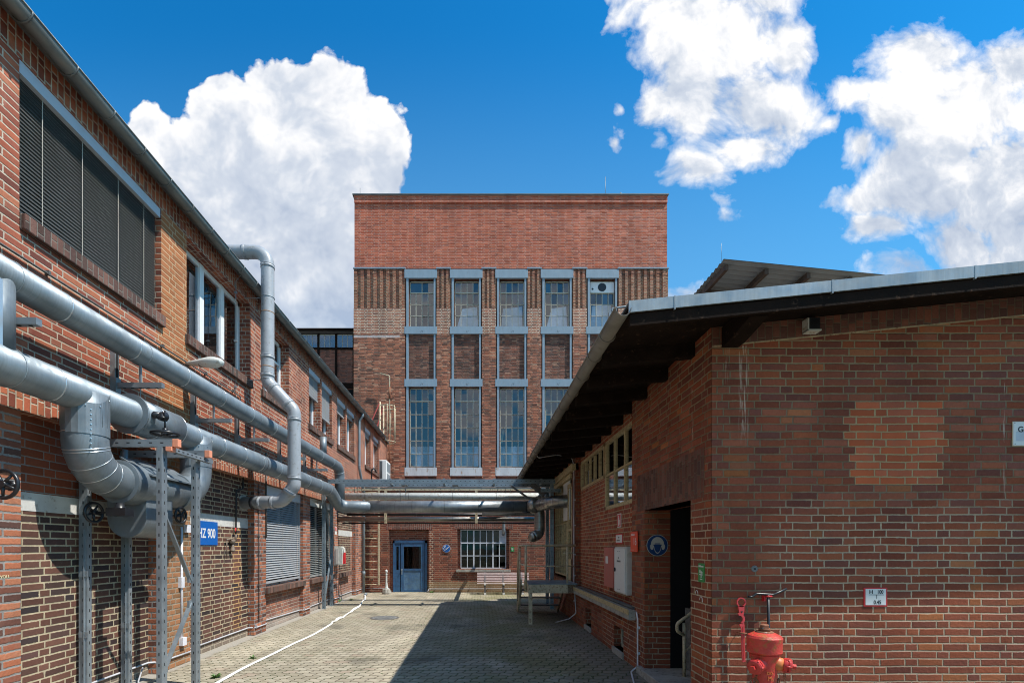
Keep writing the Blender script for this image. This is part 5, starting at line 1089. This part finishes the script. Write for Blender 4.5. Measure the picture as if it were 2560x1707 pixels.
gc = MB(); gc.tube(fillet([(-2.0, 19.02, .06), (-1.93, 19.02, .06), (-1.93, 19.06, .14), (1.2, 19.06, .145), (3.0, 19.06, .14)], [.02, .02, .02]), .013, 8); gc.tube([(-4.4, 19.06, .17), (-3.5, 19.06, .17), (-3.42, 19.0, .03), (-3.36, 19.0, .02)], .013, 8)
for x in (-1.65, -.99, -.3, .4, 1.1): gc.box(x - .012, x + .012, 19.04, 19.09, .14, .18)
tag(gc.build('annex_conduit', M['cable']), 'grey conduit along the foot of the annex beside the blue door', 'conduit')
vc = MB(); vc.tube([(-4.50, 9.95, .25), (-4.50, 9.95, 3.1)], .010, 8)
for z in (.5, 1.0, 1.5, 2.0, 2.5, 2.9): vc.box(-4.52, -4.48, 9.93, 9.97, z, z + .03)
vc.tube([(-4.505, 10.30, 2.0), (-4.505, 10.30, 3.8)], .018, 8)
tag(vc.build('pier_conduit', M['iron']), 'thin dark conduit down the pier left of the light blind', 'conduit')
# ------------------------------------------------------------------ stairs and platform
st = thing('steel_stair_platform', (1.7, 12, 0), 'rusty cream steel landing with railing and open steps at the workshop side door', 'platform')
MB().box(1.18, 2.10, 11.26, 11.30, .72, .92).box(1.18, 1.22, 11.30, 12.4, .72, .92).build('edge_beam', M['cream_m'], st)
MB().box(1.19, 2.33, 11.27, 12.4, .92, .945).build('deck', M['galv_s'], st)
MB().box(2.10, 2.34, 11.3, 12.4, .72, .91).build('wall_beam', M['rust_m'], st)
MB().box(1.19, 1.27, 11.22, 11.30, 0, .92).build('leg', M['cream_m'], st)
for (za, yb) in ((.69, 12.65), (.46, 12.95), (.23, 13.25)): MB().box(1.14, 2.22, yb - .14, yb + .14, za - .03, za).build('step', M['iron'], st)
for x in (1.12, 2.22): MB().bar((x, 12.35, .90), (x, 13.5, .02), .04, .16).build('stringer', M['cream_m'] if x < 2 else M['rust_m'], st)
rl = MB(); R0 = 1.83
rl.tube(fillet([(2.30, 11.34, R0), (1.06, 11.34, R0), (1.06, 12.35, R0), (1.14, 13.75, .95), (1.14, 13.75, .0)], [.05, .06, .12]), .027, 10)
rl.tube([(2.28, 11.34, 1.345), (1.14, 11.34, 1.345)], .016, 10).tube([(1.14, 11.34, 1.345), (1.06, 12.3, 1.38), (1.13, 13.7, .5)], .016, 10)
rl.tube([(1.13, 11.34, .75), (1.13, 11.34, R0)], .03, 10).tube([(1.07, 12.3, .3), (1.07, 12.3, R0)], .024, 10).tube([(2.10, 11.32, .74), (2.10, 11.32, R0 - .02)], .022, 10)
rl.tube([(2.05, 11.6, 1.65), (2.30, 11.6, 1.65)], .014, 8)
rl.build('railing', M['cream_m'], st)
# entrance handrail
hr = thing('entrance_handrail', (2.71, 6.34, .1), 'bent rusty cream handrail inside the dark workshop doorway', 'handrail')
k = MB(); k.tube([(2.71, 6.34, .1), (2.71, 6.34, .80)], .022, 12); k.tube(fillet([(3.2, 6.5, 1.15), (2.76, 6.34, .90), (2.60, 6.30, .80), (2.60, 6.30, .70), (2.71, 6.34, .64)], [.1, .06, .06]), .022, 12).tube([(2.71, 6.34, .42), (3.0, 6.45, .62)], .014, 8); k.build('rail', M['cream_m'], hr)
# cabinets
cb = thing('white_meter_cabinet', (XR + .03, 7.9, 1.4), 'pale grey steel wall cabinet left of the doorway with black lock', 'cabinet')
MB().box(XR - .005, XR + .11, 7.59, 8.21, 1.035, 1.80).build('case', M['box_grey'], cb, bevel=.006)
dr = MB().box(XR - .025, XR - .006, 7.62, 8.19, 1.06, 1.775).build('door', M['w'], cb, bevel=.004)
lk = MB(); lk.lathe([(.035, 0), (.035, .008)], (XR - .034, 8.14, 1.42), (1, 0, 0), 20); lk.box(XR - .045, XR - .03, 8.13, 8.15, 1.39, 1.45); lk.build('lock', M['k'], dr)
text('HT', (XR - .0262, 7.975, 1.60), (0, -1, 0), (0, 0, 1), .045, M['k'], dr); text('EINLADEN', (XR - .0262, 8.03, 1.55), (0, -1, 0), (0, 0, 1), .042, M['k'], dr, sx=1.0)
for zz in (1.72, 1.10): MB().box(XR - .0262, XR - .0252, 7.85, 7.92, zz, zz + .006).box(XR - .0262, XR - .0252, 7.95, 8.02, zz, zz + .006).build('vent_slot', M['k'], dr)
for zz in (1.67, 1.17): MB().lathe([(.04, 0), (.04, .003)], (XR + .045, 7.588, zz), (0, 1, 0), 22).build('knockout', M['bg'], cb)
rb = thing('red_cabinet', (XR + .03, 8.6, 1.4), 'faded red steel wall cabinet behind the pale one', 'cabinet')
MB().prism([(0, 0), (.11, -.01), (.11, .71), (0, .70)], (XR - .005, 8.32, 1.085), (1, 0, 0), (0, 0, 1), -.62).build('case', M['box_red'], rb, bevel=.004)
MB().box(XR - .007, XR - .004, 8.66, 8.82, 1.50, 1.63).build('label_plate', M['w'], rb)
# workshop signs
fs = thing('extinguisher_sign', (XR + .1, 8.34, 2.25), 'tall red fire equipment sign with white symbol under the recess window', 'sign')
MB().box(XR + .10, XR + .108, 8.235, 8.445, 2.135, 2.37).build('plate', M['w'], fs); MB().box(XR + .097, XR + .101, 8.25, 8.43, 2.15, 2.355).build('panel', M['r'], fs)
MB().box(XR + .0955, XR + .098, 8.32, 8.38, 2.16, 2.30).box(XR + .0955, XR + .098, 8.34, 8.37, 2.3, 2.34).box(XR + .0955, XR + .098, 8.27, 8.30, 2.18, 2.26).build('symbol', M['w'], fs)
ws = thing('notice_sign', (XR + .1, 8.34, 1.93), 'small white notice with red edge above the cabinets', 'sign')
MB().box(XR + .10, XR + .107, 8.15, 8.54, 1.855, 2.02).build('plate', M['r'], ws); MB().box(XR + .098, XR + .101, 8.165, 8.525, 1.872, 2.003).build('panel', M['w'], ws)
text('nicht', (XR + .0975, 8.40, 1.95), (0, -1, 0), (0, 0, 1), .042, M['k'], ws); text('einschalten', (XR + .0975, 8.48, 1.90), (0, -1, 0), (0, 0, 1), .042, M['k'], ws)
s6 = thing('building_number_sign', (XR, 7.14, 1.87), 'orange red building sign with white number 16 beside the doorway', 'sign')
MB().box(XR - .035, XR - .02, 6.99, 7.29, 1.725, 2.025).build('plate', M['ro'], s6); MB().box(XR - .02, XR, 7.05, 7.2, 1.78, 1.95).build('holder', M['k'], s6)
text('16', (XR - .0355, 7.165, 1.825), (0, -1, 0), (0, 0, 1), .155, M['w'], s6, sx=.95); text('GEBÄUDE', (XR - .0355, 7.265, 1.965), (0, -1, 0), (0, 0, 1), .036, M['w'], s6, sx=1.05, off=.001)
MB().box(XR - .0365, XR - .0352, 7.12, 7.27, 1.752, 1.757).build('lettering', M['w'], s6)
# ear and mask sign
mk = thing('protection_sign', (2.516, 6.77, 1.82), 'round dark blue safety sign of a head with ear muffs and mask inside the doorway', 'sign'); cx, cz, Ym = 2.516, 1.82, 6.768
def disc(r, y, m, nm, c=(cx, cz)): MB().lathe([(r, 0), (r, .003)], (c[0], y, c[1]), (0, 1, 0), 48).build(nm, m, mk)
disc(.150, Ym, M['bg'], 'plate'); disc(.143, Ym - .003, M['bd'], 'disc')
def pr_(poly, y, m, nm): MB().prism([(a * .15, b * .15) for a, b in poly], (cx, y, cz), (1, 0, 0), (0, 0, 1), .0012).build(nm, m, mk)
hd = [(.60 * math.cos(a), .12 + .68 * math.sin(a)) for a in [math.pi * k / 16 for k in range(17)]] + [(-.42, .05), (.42, .05)][::1]
pr_([(.60 * math.cos(math.pi * k / 16), .10 + .68 * math.sin(math.pi * k / 16)) for k in range(17)], Ym - .0045, M['bg'], 'symbol')
pr_([(-.40, .12)] + [(-.38 + .76 * (k / 12), -.05 - .72 * math.sin(math.pi * (k / 12)) ** .6) for k in range(13)] + [(.40, .12)], Ym - .0055, M['bg'], 'symbol')
pr_([(-.42, .05)] + [(-.33 + .66 * (k / 12), -.06 - .62 * math.sin(math.pi * (k / 12)) ** .6) for k in range(13)] + [(.42, .05), (.2, .10), (-.2, .10)], Ym - .0068, M['bd'], 'symbol')
for s_ in (-1, 1): pr_([(s_ * .42, .12), (s_ * .62, .10), (s_ * .70, -.05), (s_ * .66, -.30), (s_ * .55, -.42), (s_ * .42, -.38), (s_ * .36, -.1)], Ym - .0078, M['bg'], 'symbol')
pr_([(-.3, .16), (-.2, .13), (.2, .13), (.3, .16), (.2, .19), (-.2, .19)], Ym - .008, M['bd'], 'symbol')
greensign('assembly_sign', (XR - .001, 5.115, 1.432), (0, -1, 0), .135, .195, 'narrow green emergency sign on the workshop corner pier', True)
hs = thing('hydrant_sign', (3.98, GY, 1.3), 'white sign with red border reading H 100 over 0.45 on the gable', 'sign')
MB().box(3.86, 4.097, GY - .006, GY, 1.203, 1.393).build('plate', M['r'], hs, bevel=.002); MB().box(3.878, 4.081, GY - .008, GY - .006, 1.218, 1.379).build('panel', M['w'], hs)
yy = GY - .0085
text('H', (3.912, yy, 1.332), (1, 0, 0), (0, 0, 1), .052, M['k'], hs, sx=1.05, off=.0014); text('100', (3.992, yy, 1.332), (1, 0, 0), (0, 0, 1), .052, M['k'], hs, sx=.80, off=.0014); text('0.45', (3.957, yy, 1.228), (1, 0, 0), (0, 0, 1), .054, M['k'], hs, sx=.82, off=.0014)
MB().box(3.914, 4.060, yy - .0005, yy, 1.318, 1.323).box(3.985, 3.990, yy - .0005, yy, 1.282, 1.318).build('symbol', M['k'], hs)
gs_ = thing('cut_off_sign', (5.6, GY, 2.9), 'yellowed white enamel sign at the right edge beginning with Ge', 'sign')
MB().box(5.346, 6.0, GY - .008, GY, 2.805, 3.052).build('plate', simple('enamel rim', (.52, .46, .33), .5), gs_, bevel=.004); MB().box(5.352, 5.99, GY - .010, GY - .008, 2.812, 3.045).build('panel', M['w'], gs_)
MB().box(5.376, 5.98, GY - .011, GY - .010, 2.855, 2.95).build('faded_field', simple('faded field', (.46, .50, .56), .5), gs_)
text('Ge', (5.395, GY - .0115, 2.945), (1, 0, 0), (0, 0, 1), .078, M['k'], gs_, off=.0015)
for (a, c) in ((5.366, 3.035), (5.368, 2.826)): MB().lathe([(.004, 0), (.004, .002)], (a, GY - .012, c), (0, 1, 0), 10).build('screw', M['k'], gs_)
gl = thing('gable_floodlight', (3.32, GY - .05, 4.02), 'small black floodlight tucked under the verge on the gable', 'lamp')
MB().box(3.255, 3.375, GY - .08, GY - .005, 3.935, 4.055).build('housing', M['black'], gl, bevel=.005); MB().box(3.245, 3.258, GY - .09, GY, 3.925, 4.05).box(3.245, 3.38, GY - .09, GY, 3.922, 3.936).build('frame', M['white_d'], gl)
# ------------------------------------------------------------------ hydrant
HX, HY = 2.503, 4.22
hy = thing('fire_hydrant', (HX, HY, 0), 'sun faded red pillar hydrant with two capped outlets in front of the gable', 'hydrant')
def turn(prof, nm, m, n=40, mi=0): MB().lathe(prof, (HX, HY, 0), (0, 0, 1), n).build(nm, m, hy)
bd = MB(); bd.lathe([(.20, 0), (.20, .03), (.115, .035), (.108, .10), (.098, .2), (.095, .6), (.097, .78), (.112, .845), (.118, .865), (.112, .875)], (HX, HY, 0), (0, 0, 1), 40)
def outlet(d, zc, L_, mb): 
    d = Vector(d).normalized(); mb.lathe([(.070, -.02), (.060, .05), (.052, L_)], Vector((HX, HY, zc)) + d * .05, d, 26)
dL, dR = Vector((-.80, -.60, -.12)).normalized(), Vector((.88, -.42, -.10)).normalized()
outlet(dL, .80, .10, bd); body = bd.build('body', M['hyd'], hy)
k = MB(); outlet(dR, .80, .10, k); k.build('outlet', M['hyd3'], hy)
turn([(.112, .870), (.130, .878), (.137, .890), (.136, .985), (.140, .995), (.140, 1.012), (.135, 1.018), (.128, 1.03), (.085, 1.052), (.062, 1.058)], 'cap', M['hyd'])
turn([(.070, 1.05), (.072, 1.058), (.064, 1.066), (.048, 1.066)], 'collar', M['rusty']); 
nt = MB(); nt.lathe([(.046, 1.066), (.046, 1.088), (.040, 1.092)], (HX, HY, 0), (0, 0, 1), 20).lathe([(.040, 1.09), (.040, 1.118), (.033, 1.124)], (HX, HY, 0), (0, 0, 1), 6, 0, False); nt.build('nut', M['rusty'], hy)
for d in (dL, dR):
    c = Vector((HX, HY, .80)) + d * .05
    k = MB(); k.lathe([(.052, .085), (.059, .09), (.062, .10), (.062, .116), (.054, .119), (.054, .125), (.062, .128), (.062, .142), (.052, .152), (.03, .156)], c, d, 26)
    for q_ in range(6):
        an = q_ * math.pi / 3; a = d.cross(Vector((0, 0, 1))).normalized(); b = d.cross(a); e = a * math.cos(an) + b * math.sin(an); k.lathe([(.009, 0), (.009, .045)], c + d * .10 + e * .057, d, 8)
    k.lathe([(.022, .16), (.022, .185)], c, d, 5, 0, False); k.build('outlet_cap', M['hyd2'], hy)
    ch = MB(); p0 = c + d * .10 + Vector((0, 0, -.07)); side = -1 if d.x < 0 else 1; p1 = Vector((HX + side * .10, HY - .02, .30)); p2_ = Vector((HX + side * .115, HY - .06, .62))
    N_ = 17
    for q_ in range(N_):
        t_ = q_ / (N_ - 1); pt = p0.lerp(Vector((HX + side * .13, HY - .02, .42)), t_); pt.x += side * .015 * math.sin(t_ * 3); dr_ = (0, 1, 0) if q_ % 2 else (1, .2, 0)
        for s_ in (-1, 1): 
            off = Vector(dr_).normalized().cross(Vector((0, 0, 1))) * .007 * s_; ch.tube([pt + off + Vector((0, 0, -.013)), pt + off + Vector((0, 0, .013))], .0028, 6)
        ch.tube([pt + Vector(dr_).normalized().cross(Vector((0, 0, 1))) * -.007 + Vector((0, 0, -.014)), pt + Vector(dr_).normalized().cross(Vector((0, 0, 1))) * .007 + Vector((0, 0, -.014))], .0028, 6)
    ch.ring(Vector((HX + side * .105, HY - .03, .63)), (side * .7, -.7, 0), .03, .006, 16, 6); ch.build('chain', M['rusty'], hy)
for s_, z, sz in (('DG', .71, .036), ('M', .66, .05), ('100', .605, .046), ('VAG', .545, .046)): text(s_, (HX - .012, HY - .0985, z), (1, 0, 0), (0, 0, 1), sz, M['hyd3'], hy, ext=.003, sx=1.0, align='CENTER', name='raised_lettering')
# hanging spanner
hw = thing('hydrant_spanner', (2.6, GY - .03, 1.2), 'red hydrant spanner with ring and hook hanging on the gable left of the hydrant', 'tool')
Yt = GY - .035
k = MB(); ro_, ri = .047, .034; cx, cz = 2.615, 1.25
for i in range(24):
    a0, a1 = 2*math.pi*i/24, 2*math.pi*(i+1)/24
    def hexr(a): s_ = math.pi / 3; return ri / math.cos(((a + .2) % s_) - s_ / 2)
    k.prism([(hexr(a0) * math.cos(a0), hexr(a0) * math.sin(a0)), (ro_ * math.cos(a0), ro_ * math.sin(a0)), (ro_ * math.cos(a1), ro_ * math.sin(a1)), (hexr(a1) * math.cos(a1), hexr(a1) * math.sin(a1))], (cx, Yt, cz), (1, 0, 0), (0, 0, 1), .014)
k.prism([(-.03, -.035), (.03, -.035), (.028, -.085), (.022, -.12), (.008, -.128), (-.010, -.125), (-.022, -.10), (-.028, -.07)], (cx, Yt, cz), (1, 0, 0), (0, 0, 1), .014)
k.prism([(-.012, -.088), (.014, -.088), (.002, -.108)], (cx, Yt - .015, cz), (1, 0, 0), (0, 0, 1), .002, 1)
k.build('ring_end', [M['tool'], M['k']], hw)
k = MB(); ar = []
for i in range(15): a = math.radians(100 - 160 * i / 14); ar.append((-.035 + .058 * math.cos(a), .0 + .058 * math.sin(a)))
inn = []
for i in range(15): a = math.radians(95 - 150 * i / 14); inn.append((-.035 + .036 * math.cos(a), .0 + .036 * math.sin(a)))
for i in range(14): k.prism([inn[i], ar[i], ar[i+1], inn[i+1]], (2.622, Yt - .012, 1.085), (1, 0, 0), (0, 0, 1), .012)
k.prism([(-.032, -.055), (.012, -.035), (.018, -.06), (.022, -.30), (.028, -.42), (-.002, -.425), (-.010, -.30), (-.014, -.09)], (2.622, Yt - .012, 1.085), (1, 0, 0), (0, 0, 1), .012)
k.prism([(.000, -.07), (.008, -.07), (.014, -.40), (.006, -.40)], (2.622, Yt - .0245, 1.085), (1, 0, 0), (0, 0, 1), .002, 1); k.build('hook_end', [M['tool'], M['hyd2']], hw)
MB().tube([(2.60, Yt + .03, .948), (2.60, Yt - .03, .948)], .005, 8).tube([(2.585, Yt - .03, .950), (2.66, Yt - .03, .944)], .007, 8).build('hook', M['rusty'], hw)
tk = thing('hydrant_key', (2.9, GY - .03, .7), 'black T handled hydrant key hanging on the gable behind the hydrant', 'tool')
k = MB(); k.tube(fillet([(2.68, GY - .05, 1.305), (2.72, GY - .05, 1.305), (2.76, GY - .05, 1.335), (2.93, GY - .05, 1.325), (3.06, GY - .05, 1.385)], [.03, .03, .06]), [.012] * 1 + [.011] * 0 if False else .0115, 10); k.build('handle', M['black'], tk)
MB().tube([(2.878, GY - .05, 1.32), (2.895, GY - .05, .25)], .0125, 10).build('shaft', M['black'], tk); MB().box(2.845, 2.862, GY - .04, GY, 1.26, 1.315).tube([(2.853, GY - .06, 1.31), (2.91, GY - .06, 1.31)], .008, 8).build('holder', M['r'], tk)
# ------------------------------------------------------------------ ground things
def onG(u, v): Y_ = 1209 * 1.8 / (v - 1366); return Vector(((u - 1194) / 1209 * Y_, Y_, 0))
pts = [onG(u, v) for u, v in ((470, 1752), (544, 1707), (612, 1669), (680, 1636), (730, 1611), (780, 1588), (815, 1568), (838, 1553), (852, 1546), (866, 1539), (880, 1528), (896, 1518), (906, 1505), (913, 1496), (912, 1489))]
ho = MB(); ring_ = []
sm_ = []
for i in range(len(pts) - 1):
    p0 = pts[max(0, i-1)]; p1, p2_, p3 = pts[i], pts[i+1], pts[min(len(pts)-1, i+2)]
    for k_ in range(8):
        t_ = k_ / 8; sm_.append(.5 * ((2*p1) + (-p0 + p2_) * t_ + (2*p0 - 5*p1 + 4*p2_ - p3) * t_*t_ + (-p0 + 3*p1 - 3*p2_ + p3) * t_**3))
sm_.append(pts[-1])
n0 = len(ho.v); W2, K = .034, 8
for i, p in enumerate(sm_):
    d = (sm_[min(i+1, len(sm_)-1)] - sm_[max(i-1, 0)]).normalized(); s_ = Vector((d.y, -d.x, 0)); tw = 0
    if i > 52: tw = math.sin(i * .28) * .8
    for j in range(K):
        a = 2 * math.pi * j / K; lx, lz = W2 * (1 + .1 * math.sin(i * 1.3)) * math.cos(a), (.009 + (.012 if i > 52 else 0)) * math.sin(a)
        e = s_ * (lx * math.cos(tw) - lz * math.sin(tw)); zz = lx * math.sin(tw) + lz * math.cos(tw)
        ho.v.append((p.x + e.x, p.y + e.y, .012 + abs(math.sin(tw)) * W2 + zz))
for i in range(len(sm_) - 1):
    for j in range(K): j2 = (j + 1) % K; ho.f.append((n0 + i*K + j, n0 + i*K + j2, n0 + (i+1)*K + j2, n0 + (i+1)*K + j)); ho.m.append(0); ho.sm.append(True)
th = thing('fire_hose', (sm_[0].x, sm_[0].y, 0), 'flat white canvas hose snaking across the paving from the near left to the far corner', 'hose')
ho.build('canvas', M['hose'], th); e = pts[-1]; MB().tube([(e.x, e.y, .05), (e.x - .01, e.y + .3, .05)], .045, 14).build('coupling', M['zinc_l'], th)
mh = thing('manhole_cover', (-2.36, 12.26, 0), 'round cast iron manhole cover in the sunny paving', 'manhole')
k = MB(); k.lathe([(.36, -.02), (.36, .006), (.32, .008), (.315, .004)], (-2.36, 12.26, 0), (0, 0, 1), 48); k.build('frame', M['iron'], mh)
k = MB(); k.lathe([(.31, -.02), (.31, .008)], (-2.36, 12.26, 0), (0, 0, 1), 48)
for i in range(-5, 6):
    for j in range(-5, 6):
        if i*i + j*j < 26: k.box(-2.36 + i*.05 - .017, -2.36 + i*.05 + .017, 12.26 + j*.05 - .017, 12.26 + j*.05 + .017, .008, .012)
k.build('lid', M['concrete_d'], mh)
# right hand cables
cc = MB(); cc.tube(fillet([(XR + .0, 7.10, .84), (XR - .03, 7.02, .84), (XR - .03, 6.98, .75), (XR - .03, 6.98, .08), (XR - .15, 6.9, .02), (XR - .3, 6.3, .015), (XR - .1, 5.6, .02)], [.03, .03, .03, .05, .1]), .011, 8)
for z in (.62, .25): cc.box(XR - .035, XR, 6.96, 7.0, z, z + .03)
tag(cc.build('door_cable', M['cable_w']), 'white cable running down the pier by the doorway to the ground', 'cable')
cc = MB(); cc.tube(fillet([(XR - .04, 11.55, 3.4), (XR - .04, 11.55, .98), (XR - .06, 11.4, .8), (XR - .04, 11.3, .25), (XR - .2, 11.3, .12), (XR - .5, 11.4, .02)], [.05, .05, .05, .05]), .012, 8)
for z in (2.9, 2.3, 1.6, 1.1, .5): cc.box(XR - .05, XR, 11.53, 11.57, z, z + .03)
cc.tube(fillet([(1.30, 10.9, 3.95), (1.36, 10.9, 3.80), (1.8, 10.95, 3.88), (2.2, 11.3, 3.87), (2.3, 11.55, 3.75), (2.3, 11.55, 3.3)], [.05, .3, .2, .05]), .010, 8)
tag(cc.build('post_cable', M['cable']), 'pale cable from the workshop gutter down the timber post to the paving', 'cable')
tr = MB(); tr.tube([(XR - .02, 7.2, .885), (XR - .02, 11.3, .885)], .022, 10).tube([(XR + .04, 7.2, .88), (XR + .04, 11.3, .88)], .018, 10); tag(tr.build('ledge_pipe', M['iron']), 'two dark pipes lying along the workshop window ledge', 'pipe')
gh = MB(); gh.tube(fillet([(1.30, 4.62, 4.02), (1.27, 4.62, 4.07), (1.40, 4.62, 4.09), (1.55, 4.62, 4.10)], [.02, .03]), .009, 8).box(1.25, 1.29, 4.60, 4.64, 3.95, 4.03); tag(gh.build('gutter_clip', M['zinc_l']), 'small bright wire clip on the near end of the workshop gutter', 'clip')
# weeds and joint grass
rnd = random.Random(3)
def weed(c, s, n):
    k = MB()
    for i in range(n):
        a = rnd.uniform(0, 6.283); L_ = s * rnd.uniform(.5, 1.1); el = rnd.uniform(.15, .9); d = Vector((math.cos(a) * math.cos(el), math.sin(a) * math.cos(el), math.sin(el))); sd = Vector((-math.sin(a), math.cos(a), 0)) * L_ * .16; c_ = Vector(c)
        m1 = c_ + d * L_ * .55 + Vector((0, 0, L_ * .06)); tip = c_ + d * L_ - Vector((0, 0, L_ * .1)); k.quad(c_ - sd * .2, m1 - sd, tip, m1 + sd)
    return k
for (u, v, s, n, l) in ((540, 1693, .10, 22, 'largest green weed in the paving beside the hose at the near left'), (632, 1645, .09, 18, 'small green weed in the sunny paving near the wing wall'), (848, 1504, .16, 16, 'weed tuft at the foot of the left bridge posts'), (878, 1499, .12, 12, 'low weed in the shaded strip beside the bridge posts'), (1080, 1481, .14, 12, 'weed at the annex wall right of the blue door')):
    p = onG(u, v); tag(weed(p, s, n).build('weed', M['leaf'], loc=tuple(p)), l, 'weed', 'weeds in the paving')
gr = MB()
for i in range(520):
    x = rnd.uniform(-1.5, 1.6) if rnd.random() < .8 else rnd.uniform(-4, -1.5); Y_ = rnd.uniform(6.4, 17.5)
    if x < -1.4 and rnd.random() < .6: continue
    w_ = weed((x, Y_, 0), rnd.uniform(.012, .035), 5); n0 = len(gr.v); gr.v += w_.v; gr.f += [tuple(a + n0 for a in f_) for f_ in w_.f]; gr.m += w_.m; gr.sm += w_.sm
tag(gr.build('joint_grass', M['leaf']), 'sparse tiny weeds growing in the joints of the shaded paving', 'grass', kind='stuff')
